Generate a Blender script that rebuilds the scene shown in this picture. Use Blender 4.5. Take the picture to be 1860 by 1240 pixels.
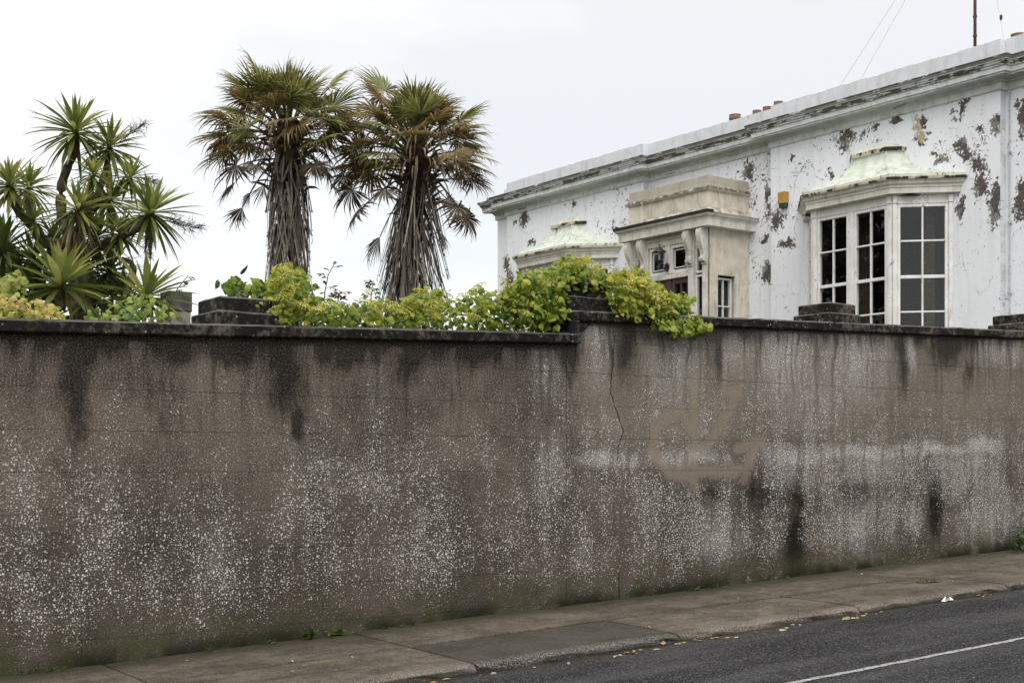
import bpy, math, random
from mathutils import Vector, Matrix, Quaternion
R = math.radians
sc = bpy.context.scene
for o in list(bpy.data.objects): bpy.data.objects.remove(o)

# ------------------------------------------------------------------ camera, sky, sun, exposure
# world axes: x along the street wall (uphill), y into the garden, z up; metres
F, CX, HY, EYE = 2426., 930., 846., 1.46
TH = math.atan(F/(4247.-CX)); SN, CS = math.sin(TH), math.cos(TH)
cam = bpy.data.cameras.new('camera'); camo = bpy.data.objects.new('camera', cam)
sc.collection.objects.link(camo); sc.camera = camo
camo.location = (0, 0, EYE); camo.rotation_euler = (R(90), 0, -TH)
cam.sensor_width = 36; cam.lens = F/1860*36; cam.shift_y = (HY-620)/1860
cam.clip_start = .1; cam.clip_end = 6000
sc.render.resolution_x, sc.render.resolution_y = 1024, 682
sc.view_settings.view_transform = 'Standard'; sc.view_settings.look = 'None'
sc.view_settings.gamma = 1; sc.view_settings.exposure = 0.18; sc.view_settings.use_curve_mapping = False
SUN_EL, SUN_AZ = R(52), R(215)        # azimuth measured from +y towards +x
world = bpy.data.worlds.new('World'); sc.world = world; world.use_nodes = True
wn = world.node_tree; wn.nodes.clear()
def W(t): return wn.nodes.new(t)
sky = W('ShaderNodeTexSky'); sky.sky_type = 'NISHITA'; sky.sun_disc = False
sky.sun_elevation = SUN_EL; sky.sun_rotation = SUN_AZ
bgs = W('ShaderNodeBackground'); wn.links.new(sky.outputs[0], bgs.inputs[0]); bgs.inputs[1].default_value = .05
geo = W('ShaderNodeTexCoord'); sep = W('ShaderNodeSeparateXYZ'); wn.links.new(geo.outputs['Generated'], sep.inputs[0])
mp = W('ShaderNodeMapping'); mp.inputs['Scale'].default_value = (1, 1, 2.6); wn.links.new(geo.outputs['Generated'], mp.inputs[0])
nz = W('ShaderNodeTexNoise'); nz.inputs['Scale'].default_value = 2.3; nz.inputs['Detail'].default_value = 5
nz.inputs['Roughness'].default_value = .5; wn.links.new(mp.outputs[0], nz.inputs[0])
cr = W('ShaderNodeValToRGB'); wn.links.new(nz.outputs[0], cr.inputs[0])
cr.color_ramp.elements[0].position = .36; cr.color_ramp.elements[0].color = (.645, .61, .565, 1)
cr.color_ramp.elements[1].position = .60; cr.color_ramp.elements[1].color = (.83, .785, .72, 1)
el = W('ShaderNodeMath'); el.operation = 'MAXIMUM'; wn.links.new(sep.outputs[2], el.inputs[0]); el.inputs[1].default_value = 0
e2 = W('ShaderNodeMath'); e2.operation = 'POWER'; wn.links.new(el.outputs[0], e2.inputs[0]); e2.inputs[1].default_value = 2
gr = W('ShaderNodeMath'); gr.operation = 'MULTIPLY_ADD'; wn.links.new(e2.outputs[0], gr.inputs[0]); gr.inputs[1].default_value = 1.7; gr.inputs[2].default_value = .90
bgc = W('ShaderNodeBackground'); wn.links.new(cr.outputs[0], bgc.inputs[0]); wn.links.new(gr.outputs[0], bgc.inputs[1])
add = W('ShaderNodeAddShader'); wn.links.new(bgs.outputs[0], add.inputs[0]); wn.links.new(bgc.outputs[0], add.inputs[1])
wo = W('ShaderNodeOutputWorld'); wn.links.new(add.outputs[0], wo.inputs[0])
sl = bpy.data.lights.new('sun', 'SUN'); so = bpy.data.objects.new('sun', sl); sc.collection.objects.link(so)
sl.energy = 1.3; sl.angle = R(35); sl.color = (1, .97, .93)
sdir = Vector((math.sin(SUN_AZ)*math.cos(SUN_EL), math.cos(SUN_AZ)*math.cos(SUN_EL), math.sin(SUN_EL)))
so.rotation_euler = sdir.to_track_quat('Z', 'Y').to_euler()
try:
    sc.cycles.denoising_prefilter = 'NONE'; sc.cycles.transparent_max_bounces = 12; sc.cycles.max_bounces = 8
except Exception: pass

# ------------------------------------------------------------------ geometry helpers
def ray(x, y):
    X = (x-CX)/F; return Vector((X*CS+SN, -X*SN+CS, (HY-y)/F))
O3 = Vector((0, 0, EYE))
def onv(x, y, v): d = ray(x, y); return O3+d*(v/d.y)
def onu(x, y, u): d = ray(x, y); return O3+d*(u/d.x)
def atd(x, y, d): return O3+ray(x, y)*d            # d = depth along the view axis
def onz(x, y, z): d = ray(x, y); return O3+d*((z-EYE)/d.z)
col = sc.collection
MATS = {}
class MB:
    def __init__(s): s.v = []; s.f = []; s.m = []; s.a = []; s.cur = 0; s.at = 0.
    def vert(s, p): s.v.append(tuple(p)); s.a.append(s.at); return len(s.v)-1
    def face(s, *ids): s.f.append(tuple(ids)); s.m.append(s.cur)
    def poly(s, pts): s.face(*[s.vert(p) for p in pts])
    def box(s, x0, x1, y0, y1, z0, z1):
        p = [s.vert(q) for q in ((x0,y0,z0),(x1,y0,z0),(x1,y1,z0),(x0,y1,z0),(x0,y0,z1),(x1,y0,z1),(x1,y1,z1),(x0,y1,z1))]
        for q in ((3,2,1,0),(4,5,6,7),(0,1,5,4),(1,2,6,5),(2,3,7,6),(3,0,4,7)): s.face(*[p[i] for i in q])
    def obox(s, O, da, dn, a0, a1, n0, n1, z0, z1, ch=0):
        # box in a local frame: a along the face, n outwards; ch = chamfer of the outer edges
        def P(a, n, z): return (O[0]+da[0]*a+dn[0]*n, O[1]+da[1]*a+dn[1]*n, z)
        b = [s.vert(P(a, n0, z)) for a, z in ((a0,z0),(a1,z0),(a1,z1),(a0,z1))]
        m = [s.vert(P(a, n1-ch, z)) for a, z in ((a0,z0),(a1,z0),(a1,z1),(a0,z1))]
        rings = [b, m]
        if ch: rings.append([s.vert(P(a, n1, z)) for a, z in ((a0+ch,z0+ch),(a1-ch,z0+ch),(a1-ch,z1-ch),(a0+ch,z1-ch))])
        for r0, r1 in zip(rings, rings[1:]):
            for i in range(4): s.face(r0[i], r0[(i+1)%4], r1[(i+1)%4], r1[i])
        s.face(*rings[-1]); s.face(*rings[0][::-1])
    def prism(s, pts, ext):            # polygon pts extruded by vector ext
        a = [s.vert(p) for p in pts]; b = [s.vert(Vector(p)+Vector(ext)) for p in pts]; n = len(a)
        s.face(*a); s.face(*b[::-1])
        for i in range(n): s.face(a[i], b[i], b[(i+1)%n], a[(i+1)%n])
    def tube(s, pts, rad, n=6, cap=True):
        pts = [Vector(p) for p in pts]; rs = rad if isinstance(rad, (list, tuple)) else [rad]*len(pts)
        rings = []; up = Vector((.13, .21, .97)).normalized()
        for i, p in enumerate(pts):
            t = (pts[min(i+1, len(pts)-1)]-pts[max(i-1, 0)]).normalized()
            x = t.cross(up)
            if x.length < .05: x = t.cross(Vector((1, 0, 0)))
            x.normalize(); y = t.cross(x)
            rings.append([s.vert(p+(x*math.cos(k*2*math.pi/n)+y*math.sin(k*2*math.pi/n))*rs[i]) for k in range(n)])
        for a, b in zip(rings, rings[1:]):
            for k in range(n): s.face(a[k], a[(k+1)%n], b[(k+1)%n], b[k])
        if cap: s.face(*rings[0][::-1]); s.face(*rings[-1])
    def lathe(s, c, prof, n=16):
        rings = [[s.vert((c[0]+r*math.cos(k*2*math.pi/n), c[1]+r*math.sin(k*2*math.pi/n), c[2]+z)) for k in range(n)] for r, z in prof]
        for a, b in zip(rings, rings[1:]):
            for k in range(n): s.face(a[k], a[(k+1)%n], b[(k+1)%n], b[k])
    def mesh(s, name, mats, smooth=False):
        me = bpy.data.meshes.new(name); me.from_pydata(s.v, [], s.f)
        for m in (mats if isinstance(mats, (list, tuple)) else [mats]): me.materials.append(m)
        if any(s.m): me.polygons.foreach_set('material_index', s.m)
        if smooth: me.polygons.foreach_set('use_smooth', [True]*len(s.f))
        if any(s.a):
            at = me.attributes.new('t', 'FLOAT', 'POINT'); at.data.foreach_set('value', s.a)
        me.update(); return me
    def build(s, name, mats, parent=None, smooth=False):
        return link(name, s.mesh(name, mats, smooth), parent)
def link(name, me, parent=None):
    o = bpy.data.objects.new(name, me); col.objects.link(o)
    if parent: setp(o, parent)
    return o
WM = {}
def setp(o, p):
    o.parent = p; o.matrix_parent_inverse = wmat(p).inverted()
def wmat(o):
    m = Matrix.LocRotScale(o.location, o.rotation_euler, o.scale) if not o.rotation_mode == 'QUATERNION' else Matrix.LocRotScale(o.location, o.rotation_quaternion, o.scale)
    return (wmat(o.parent) @ o.matrix_parent_inverse @ m) if o.parent else m
def tag(o, label=None, cat=None, group=None, kind=None):
    for k, v in (('label', label), ('category', cat), ('group', group), ('kind', kind)):
        if v: o[k] = v
    return o
def thing(name, label, cat, loc=(0,0,0), group=None):
    o = bpy.data.objects.new(name, None); o.empty_display_size = .2; col.objects.link(o); o.location = loc
    return tag(o, label, cat, group)

# ------------------------------------------------------------------ material helpers
class NT:
    def __init__(s, name):
        s.mat = bpy.data.materials.new(name); s.mat.use_nodes = True; s.t = s.mat.node_tree; s.t.nodes.clear()
    def n(s, t, **kw):
        nd = s.t.nodes.new(t)
        for k, v in kw.items(): setattr(nd, k, v)
        return nd
    def put(s, sock, v):
        if hasattr(v, 'is_linked'): s.t.links.new(v, sock)
        elif v is not None:
            if isinstance(v, (tuple, list, Vector)):
                v = tuple(v); L = len(sock.default_value); v = (v+(1,))[:L] if len(v) < L else v[:L]
            sock.default_value = v
    def m(s, op, a, b=None, c=None, clamp=False):
        nd = s.n('ShaderNodeMath', operation=op, use_clamp=clamp)
        for i, v in enumerate((a, b, c)):
            if v is not None: s.put(nd.inputs[i], v)
        return nd.outputs[0]
    def vm(s, op, a, b=None, c=None):
        nd = s.n('ShaderNodeVectorMath', operation=op)
        for i, v in enumerate((a, b, c)):
            if v is not None: s.put(nd.inputs[i], v)
        return nd.outputs['Value'] if op in ('LENGTH', 'DOT_PRODUCT', 'DISTANCE') else nd.outputs[0]
    def pos(s): return s.n('ShaderNodeNewGeometry').outputs['Position']
    def normal(s): return s.n('ShaderNodeNewGeometry').outputs['Normal']
    def obj(s): return s.n('ShaderNodeTexCoord').outputs['Object']
    def rnd(s): return s.n('ShaderNodeObjectInfo').outputs['Random']
    def attr(s, a='t'): return s.n('ShaderNodeAttribute', attribute_name=a).outputs['Fac']
    def xyz(s, v):
        nd = s.n('ShaderNodeSeparateXYZ'); s.put(nd.inputs[0], v); return nd.outputs
    dim = '3D'
    def noise(s, v, scale, detail=4, rough=.55, stretch=None, color=False):
        if stretch: v = s.vm('MULTIPLY', v, stretch)
        nd = s.n('ShaderNodeTexNoise', noise_dimensions=s.dim); s.put(nd.inputs['Vector'], v); nd.inputs['Scale'].default_value = scale
        nd.inputs['Detail'].default_value = detail; nd.inputs['Roughness'].default_value = rough
        return nd.outputs['Color' if color else 0]
    def vor(s, v, scale, feature='F1'):
        nd = s.n('ShaderNodeTexVoronoi', feature=feature, voronoi_dimensions=s.dim); s.put(nd.inputs['Vector'], v); nd.inputs['Scale'].default_value = scale
        return nd.outputs['Distance'], nd.outputs['Color'] if feature == 'F1' else None
    def ramp(s, f, *st):
        nd = s.n('ShaderNodeValToRGB'); s.put(nd.inputs[0], f); e = nd.color_ramp.elements
        while len(e) < len(st): e.new(.5)
        for q, (p, c) in zip(e, st): q.position = p; q.color = (tuple(c)+(1,))[:4] if isinstance(c, (tuple, list)) else (c, c, c, 1)
        return nd.outputs[0]
    def ss(s, f, a, b):                # linear step a..b -> 0..1
        nd = s.n('ShaderNodeMapRange', interpolation_type='SMOOTHSTEP'); s.put(nd.inputs[0], f)
        nd.inputs[1].default_value = a; nd.inputs[2].default_value = b; return nd.outputs[0]
    def mix(s, f, a, b, bt='MIX'):
        nd = s.n('ShaderNodeMix', data_type='RGBA', blend_type=bt); s.put(nd.inputs[0], f); s.put(nd.inputs[6], a); s.put(nd.inputs[7], b)
        return nd.outputs[2]
    def mixf(s, f, a, b):
        nd = s.n('ShaderNodeMix', data_type='FLOAT'); s.put(nd.inputs[0], f); s.put(nd.inputs[2], a); s.put(nd.inputs[3], b); return nd.outputs[0]
    def warp(s, p, scale, amt, detail=3):
        c = s.noise(p, scale, detail, color=True); c = s.vm('SUBTRACT', c, (.5, .5, .5))
        return s.vm('MULTIPLY_ADD', c, (amt,)*3, p)
    def blobs(s, p, lst):              # lst of (centre, radii, strength): sum of soft ellipsoids
        acc = None
        for c, r, k in lst:
            iv = Vector([1/q for q in r]); off = Vector([-a*b for a, b in zip(c, iv)])
            l = s.vm('LENGTH', s.vm('MULTIPLY_ADD', p, iv, off))
            b = s.m('MULTIPLY_ADD', l, -k, k, clamp=True) if acc is None else s.m('MAXIMUM', s.m('MULTIPLY_ADD', l, -k, k), acc)
            acc = b
        return acc if acc is not None else 0.
    def segs(s, p, lst, w):            # distance to segments: 1 inside a stroke, soft edge
        acc = None
        for a, b in lst:
            a = Vector(a); d = Vector(b)-a
            pa = s.vm('SUBTRACT', p, a)
            h = s.m('DIVIDE', s.vm('DOT_PRODUCT', pa, d), d.length_squared, clamp=True)
            nd = s.n('ShaderNodeVectorMath', operation='SCALE'); nd.inputs[0].default_value = d; s.put(nd.inputs['Scale'], h)
            l = s.vm('DISTANCE', pa, nd.outputs[0])
            acc = l if acc is None else s.m('MINIMUM', l, acc)
        return acc if acc is not None else 9.
    def bump(s, h, st=.3, dist=.01):
        nd = s.n('ShaderNodeBump'); nd.inputs['Strength'].default_value = st; nd.inputs['Distance'].default_value = dist; s.put(nd.inputs['Height'], h)
        return nd.outputs[0]
    def out(s, colr, rough=.85, bump=None, spec=.3, trans=0, metal=0):
        b = s.n('ShaderNodeBsdfPrincipled'); s.put(b.inputs['Base Color'], colr); s.put(b.inputs['Roughness'], rough)
        b.inputs['Specular IOR Level'].default_value = spec; b.inputs['Metallic'].default_value = metal
        if bump is not None: s.put(b.inputs['Normal'], bump)
        sh = b.outputs[0]
        if trans:
            tr = s.n('ShaderNodeBsdfTranslucent'); s.put(tr.inputs[0], colr)
            mx = s.n('ShaderNodeMixShader'); mx.inputs[0].default_value = trans; s.t.links.new(sh, mx.inputs[1]); s.t.links.new(tr.outputs[0], mx.inputs[2]); sh = mx.outputs[0]
        o = s.n('ShaderNodeOutputMaterial'); s.t.links.new(sh, o.inputs[0]); return s.mat

# ------------------------------------------------------------------ levels of the place
V0 = 9.673                                            # street face of the garden wall
zb = lambda u: -.014+.0364*(u-2.63)                   # pavement along the foot of the wall
US = 7.70                                             # the step in the wall
ctop = lambda u: 2.492+.0383*(u-2.616) if u < US else 2.915+.0335*(u-8.197)
UH, CV = 16.80, 17.19                                 # house front plane, centre of the house front
rng = random.Random(5)

# ------------------------------------------------------------------ street wall materials
def wb(lst, k=1.):
    r = []
    for q in lst:
        x, y, rx, ry = q[:4]; st = q[4] if len(q) > 4 else 1.
        p = onv(x, y, V0); d = p.x*SN+p.y*CS
        ru = (onv(x+rx, y, V0).x-onv(x-rx, y, V0).x)/2
        r.append(((p.x, p.z, 0), (ru, ry*d/F, 50.), st*k))
    return r
def m_wall(ua, ub):
    # one stretch of the wall: only the stains that reach it are evaluated
    near = lambda lst: [b for b in lst if b[0][0]+b[1][0] > ua-.6 and b[0][0]-b[1][0] < ub+.6]
    s = NT('weathered_block'); s.dim = '2D'; X, Y, Z = s.xyz(s.pos()); cb = s.n('ShaderNodeCombineXYZ')
    s.put(cb.inputs[0], X); s.put(cb.inputs[1], Z); p0 = cb.outputs[0]
    p = s.warp(p0, 2.2, .16); pf = s.warp(p0, 9, .03)
    h = s.m('SUBTRACT', Z, s.m('MULTIPLY_ADD', X, .0364, -.014-.0364*2.63))
    right = s.ss(X, 7.3, 8.1)
    top = s.m('SUBTRACT', s.m('ADD', s.m('MULTIPLY_ADD', X, .036, 2.40-.036*2.6), s.m('MULTIPLY', s.m('GREATER_THAN', X, US), .235)), Z)
    big = s.noise(p0, .9, 3); med = s.noise(p0, 5, 4, .6); fine = s.noise(p0, 45, 2, .65); grit = s.noise(p0, 160, 2, .7)
    st = s.noise(p, 1, 4, .6, stretch=(4.5, .45, 1)); st2 = s.noise(p, 1, 3, .6, stretch=(11, .9, 1))
    c = s.mix(s.ss(s.m('ADD', big, s.m('MULTIPLY', s.m('SUBTRACT', med, .5), .5)), .36, .66), (.075, .060, .047), (.150, .122, .095))
    c = s.mix(s.m('MULTIPLY', s.m('MULTIPLY', right, .55), s.ss(top, 1.6, .7)), c, (.26, .225, .178))
    # dark run-off stains; contact is an even dark band below the coping
    dk = s.blobs(p, near(wb([(140,700,46,190,1.5),(155,645,42,60,1.6),(120,860,60,130,.55),(330,640,60,45,1.1),(300,760,60,120,.6),(430,640,60,45,1.2),(520,690,60,120,1.3),(543,770,20,60,1.3),
        (620,650,70,60,1.1),(740,660,38,75,1.25),(860,640,40,42,1.2),(1035,650,26,75,1.3),(1040,800,40,160,.5),(1130,640,42,85,1.25),(1170,610,30,30,1.),(1300,650,20,70,1.1),
        (1640,660,24,100,1.3),(1720,640,46,50,1.3),(1760,680,16,60,.9),(1700,915,19,85,1.9),(1445,985,34,85,1.6),(1390,890,90,60,.9),(1290,900,70,45,.7),(1600,740,60,80,.4),
        (280,980,80,70,.5),(1450,900,30,80,1.),(1550,900,50,70,.9)])))
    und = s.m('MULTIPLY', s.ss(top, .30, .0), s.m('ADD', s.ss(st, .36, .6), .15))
    drip = s.m('MULTIPLY', s.ss(top, 1.1, .05), s.ss(st2, .5, .72))
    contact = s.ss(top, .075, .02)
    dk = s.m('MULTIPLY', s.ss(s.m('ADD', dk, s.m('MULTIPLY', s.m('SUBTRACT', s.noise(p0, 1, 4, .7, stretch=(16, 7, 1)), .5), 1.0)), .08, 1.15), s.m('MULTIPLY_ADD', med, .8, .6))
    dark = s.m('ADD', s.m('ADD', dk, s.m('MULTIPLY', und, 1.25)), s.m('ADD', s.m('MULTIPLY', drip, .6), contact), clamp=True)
    # pale lichen bloom
    wh = s.blobs(p, near(wb([(990,665,36,85,1.2),(998,850,46,85,1.25),(1085,610,50,42,1.4),(1090,660,40,80,.8),(1225,650,75,105,1.25),(1240,610,60,40,1.1),(1330,650,60,60,.7),(1430,650,85,130,1.2),(1560,650,90,120,1.15),(1480,720,110,90,.7),
        (1655,650,14,60,1.5),(1795,640,34,38,1.4),(1835,640,30,40,1.3),(1250,830,105,20,1.6),(1440,828,90,26,1.7),(1440,850,80,50,.8),(1560,822,130,18,1.8),(1590,850,110,45,.9),(1700,816,120,16,1.7),(1785,808,45,22,1.8),(1770,850,30,50,1.),(1740,860,60,60,.8),(1800,950,70,60,1.1),
        (390,1010,40,80,.9),(1300,975,60,75,.95),(1120,836,85,22,1.7),(1570,960,90,90,.9),(1790,870,40,80,.7),(600,850,90,26,.5),(370,700,20,70,.5),(690,700,22,80,.7),(1110,780,20,60,.3),(1660,940,26,40,1.)])))
    wh = s.m('MULTIPLY', s.m('MULTIPLY', wh, s.m('MULTIPLY_ADD', s.ss(st2, .40, .66), -.75, 1.12)), s.m('SUBTRACT', 1, s.m('MULTIPLY', contact, .9)))
    # flaked tan strokes where old daubs were painted out
    xz = lambda a: Vector((onv(*a, V0).x, onv(*a, V0).z, 0)); q = lambda a, b: (xz(a), xz(b))
    nsg = lambda lst: [w for w in lst if max(w[0].x, w[1].x) > ua-.7 and min(w[0].x, w[1].x) < ub+.7]
    sd = s.segs(s.warp(p0, 4, .10), nsg([q((1262,690),(1262,885)), q((1228,748),(1192,775)), q((1192,775),(1186,815)), q((1186,815),(1215,862)), q((1215,862),(1345,853)), q((1335,722),(1300,792)), q((1300,792),(1238,852)),
        q((1318,712),(1345,712)), q((1235,742),(1262,790)), q((1372,800),(1352,870)), q((1340,815),(1385,800))]), 0)
    tan = s.m('MULTIPLY', s.ss(s.m('ADD', sd, s.m('MULTIPLY', s.m('SUBTRACT', fine, .5), .14)), .095, .035), .78)
    # lichen specks, three sizes
    prof = s.m('MULTIPLY', s.ss(h, 2.3, .6), s.ss(h, .05, .55))
    low = s.ss(h, 1.5, .6); c = s.mix(s.m('MULTIPLY', low, .45), c, (.040, .033, .027))
    dens = s.m('MULTIPLY', s.m('MULTIPLY_ADD', prof, .60, s.m('MULTIPLY_ADD', right, .12, .22)), s.m('MULTIPLY_ADD', s.noise(p0, 1.7, 3, .6), 1.5, .0))
    dens = s.m('MULTIPLY', dens, s.m('MULTIPLY_ADD', st, 2.6, -.28))
    dens = s.m('ADD', dens, s.m('MULTIPLY', wh, .34))
    dens = s.m('SUBTRACT', dens, s.m('MULTIPLY', dark, .30)); dens = s.m('SUBTRACT', dens, s.m('MULTIPLY', tan, .9), clamp=True)
    def speck(sc_, off, k, mx):
        d, cc = s.vor(s.vm('ADD', pf, (off, off, 0)), sc_); r1, r2, r3 = s.xyz(cc)
        rad = s.m('MINIMUM', s.m('MULTIPLY', s.m('SUBTRACT', s.m('MULTIPLY', dens, k), r1), .75), s.m('MULTIPLY_ADD', r2, mx, .1))
        return s.ss(s.m('SUBTRACT', rad, s.m('MULTIPLY_ADD', s.m('SUBTRACT', grit, .5), .25, d)), -.04, .07), r3
    a, ra = speck(34, 0, .86, .20); b, rb = speck(56, 3.1, 1.12, .26); e, re = speck(115, 7.7, 1.0, .34)
    sp = s.m('MAXIMUM', s.m('MAXIMUM', a, s.m('MULTIPLY', b, .9)), s.m('MULTIPLY', e, s.m('MULTIPLY_ADD', s.ss(h, .9, 1.7), .45, .3)))
    c = s.mix(tan, c, s.mix(fine, (.255, .210, .155), (.365, .305, .232)))
    c = s.mix(s.m('MULTIPLY', s.ss(grit, .38, .62), .45), c, (.035, .028, .022))
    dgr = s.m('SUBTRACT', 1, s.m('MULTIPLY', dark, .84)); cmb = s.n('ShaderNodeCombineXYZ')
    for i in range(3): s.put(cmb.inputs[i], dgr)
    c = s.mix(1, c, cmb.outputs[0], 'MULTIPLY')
    bl = s.m('MULTIPLY', s.m('MULTIPLY', wh, s.m('MULTIPLY_ADD', right, .34, .40)), s.ss(s.noise(p0, 90, 2, .75), .44, .60), clamp=True)
    c = s.mix(s.m('MULTIPLY', s.ss(s.noise(p0, 75, 2, .8), .50, .66), s.m('MULTIPLY_ADD', dark, -.4, s.m('MULTIPLY_ADD', s.ss(h, .7, 1.6), .35, .28), clamp=True)), c, (.30, .275, .245))
    c = s.mix(s.m('MULTIPLY', s.ss(s.noise(p0, 82, 2, .8), .50, .38), .42), c, (.030, .024, .019))
    c = s.mix(bl, c, (.42, .41, .40))
    c = s.mix(s.m('MULTIPLY', sp, .92), c, s.mix(rb, (.44, .425, .40), (.76, .75, .72)))
    # algae at the foot
    g = s.m('MULTIPLY', s.ss(h, .40, .03), s.ss(s.noise(p0, 4, 5, .65), .38, .62))
    c = s.mix(s.m('MULTIPLY', g, .72), c, (.045, .050, .016))
    wet = s.m('MULTIPLY', s.ss(h, .16, .0), s.ss(s.noise(p0, 1.6, 3), .38, .60))
    c = s.mix(s.m('MULTIPLY', wet, .9), c, (.010, .011, .007))
    # settlement crack
    cr = s.segs(s.warp(p0, 14, .03), nsg([q((1116,610),(1113,660)), q((1113,660),(1109,712)), q((1109,712),(1121,750)), q((1121,750),(1132,783)), q((1132,783),(1123,812)), q((1123,812),(1122,835)), q((1124,1040),(1125,1110))]), 0)
    ck = s.ss(s.m('ADD', cr, s.m('MULTIPLY', med, .010)), .017, .006)
    c = s.mix(s.m('MULTIPLY', ck, .93), c, (.008, .007, .006))
    hh = s.m('MULTIPLY_ADD', s.noise(p0, 160, 2, .7), .5, s.m('MULTIPLY', s.noise(p0, 45, 3, .65), .8))
    return s.out(c, .93, s.bump(hh, .55, .006), .15)
def m_coping():
    s = NT('blackened_coping'); p = s.pos()
    n1 = s.noise(p, 4, 5, .65); n2 = s.noise(p, 22, 4, .65); g = s.noise(p, 120, 2, .7)
    c = s.mix(s.ss(s.m('ADD', n1, s.m('MULTIPLY', s.m('SUBTRACT', n2, .5), .8)), .45, .78), (.013, .012, .011), (.12, .105, .085))
    zz = s.xyz(s.normal())[2]
    c = s.mix(s.m('MULTIPLY', s.ss(zz, .3, .8), .8), c, s.mix(n2, (.08, .075, .07), (.22, .21, .2)))
    d, cc = s.vor(p, 30); r = s.xyz(cc)[0]
    sp = s.m('MULTIPLY', s.ss(d, .28, .18), s.m('GREATER_THAN', r, .93))
    c = s.mix(s.m('MULTIPLY', sp, .8), c, (.35, .33, .28))
    c = s.mix(s.m('MULTIPLY', s.ss(s.noise(p, 9, 3), .62, .75), .35), c, (.06, .065, .025))
    return s.out(c, .93, s.bump(s.m('MULTIPLY_ADD', g, .5, n2), .6, .01), .12)
def plain(name, c0, c1, scale=8, rough=.8, bump=.15, spec=.3, trans=0, detail=4):
    s = NT(name); p = s.pos(); n = s.noise(p, scale, detail, .6)
    return s.out(s.mix(s.ss(n, .32, .68), c0, c1), rough, s.bump(s.noise(p, scale*9, 3, .6), bump, .008), spec, trans)
ZN = [-9, 1.5, 3.4, 5.2, 7.1, 8.9, 10.8, 12.6, 14.5, 30]; M_walls = [m_wall(a, b) for a, b in zip(ZN, ZN[1:])]; M_cop = m_coping()
M_core = plain('mortar_core', (.03, .026, .022), (.07, .06, .05))

# ------------------------------------------------------------------ street: ground, road, pavement
def m_asphalt():
    s = NT('asphalt'); p = s.pos(); n = s.noise(p, 1.3, 4); d, cc = s.vor(p, 62); r = s.xyz(cc)[0]
    c = s.mix(s.ss(n, .3, .7), (.0095, .0095, .010), (.017, .017, .018))
    agg = s.m('MULTIPLY', s.ss(d, .5, .25), s.ss(r, .55, .95))
    c = s.mix(s.m('MULTIPLY', agg, .8), c, (.21, .21, .215))
    d2, cc2 = s.vor(p, 120); r2 = s.xyz(cc2)[1]
    c = s.mix(s.m('MULTIPLY', s.ss(r2, .62, .95), .55), c, (.085, .085, .09))
    y = s.xyz(p)[1]
    wear = s.noise(p, 1, 3, .6, stretch=(.35, 1.6, 1)); c = s.mix(s.m('MULTIPLY', s.ss(wear, .42, .68), .4), c, s.mix(r2, (.05, .05, .052), (.13, .13, .132)))
    c = s.mix(s.m('MULTIPLY', s.ss(y, 7.70, 7.83), .7), c, (.012, .011, .010))
    c = s.mix(s.m('MULTIPLY', s.m('MULTIPLY', s.ss(y, 7.45, 7.8), s.ss(s.noise(p, 3.5, 4), .42, .62)), .55), c, (.06, .045, .03))
    return s.out(c, .8, s.bump(s.m('ADD', s.m('MULTIPLY', d, -1.), s.m('MULTIPLY', r2, .4)), .8, .008), .12)
def m_slab(name, c0, c1, agg=True):
    s = NT(name); p = s.pos(); X, Y, Z = s.xyz(p); oi = s.rnd()
    n = s.noise(p, 2.2, 5, .62); n2 = s.noise(p, 14, 4, .65); g = s.noise(p, 110, 3, .7); stn = s.noise(p, 1, 3, .6, stretch=(1.2, 5, 1))
    c = s.mix(s.ss(s.m('MULTIPLY_ADD', s.m('SUBTRACT', n2, .5), .6, n), .33, .68), c0, c1)
    c = s.mix(s.m('MULTIPLY', s.ss(stn, .52, .68), .55), c, tuple(q*.42 for q in c0))
    c = s.mix(s.m('MULTIPLY', s.ss(g, .50, .64), .55), c, tuple(q*1.9 for q in c1)); c = s.mix(s.m('MULTIPLY', s.ss(s.noise(p, 48, 3, .75), .54, .64), .6), c, tuple(q*.35 for q in c0))
    wall = s.m('MULTIPLY', s.ss(Y, 9.15, 9.62), s.ss(n, .30, .52)); c = s.mix(s.m('MULTIPLY', wall, .8), c, (.032, .028, .017))
    moss = s.m('MULTIPLY', s.m('MULTIPLY', s.ss(Y, 9.40, 9.62), s.ss(n2, .46, .60)), .6); c = s.mix(moss, c, (.045, .055, .016))
    d, cc = s.vor(p, 105); r = s.xyz(cc)[0]
    edge = s.ss(s.m('MULTIPLY_ADD', s.m('SUBTRACT', n2, .5), .20, Y), 7.965, 7.87)
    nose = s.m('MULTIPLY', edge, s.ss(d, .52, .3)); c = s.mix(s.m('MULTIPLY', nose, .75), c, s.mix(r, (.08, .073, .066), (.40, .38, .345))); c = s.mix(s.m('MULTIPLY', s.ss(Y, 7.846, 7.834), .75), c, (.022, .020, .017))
    c = s.mix(oi, c, s.mix(.5, c, (.5, .5, .5), 'MULTIPLY')) if agg else c
    jm = s.m('MULTIPLY', s.ss(s.m('ABSOLUTE', s.m('SUBTRACT', Y, 8.759)), .05, .012), s.ss(n2, .40, .58)); c = s.mix(s.m('MULTIPLY', jm, .75), c, (.035, .036, .014))
    return s.out(c, .9, s.bump(s.m('ADD', s.m('MULTIPLY', g, .7), s.m('MULTIPLY', n2, .7)), .5, .008), .2)
M_asph = m_asphalt(); M_slab = m_slab('worn_concrete_slab', (.062, .052, .040), (.140, .121, .095)); M_slab2 = m_slab('newer_grey_slab', (.040, .037, .030), (.062, .058, .049), False)
M_line = plain('worn_road_paint', (.10, .10, .10), (.42, .42, .42), 55, .8, .3)
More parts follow.
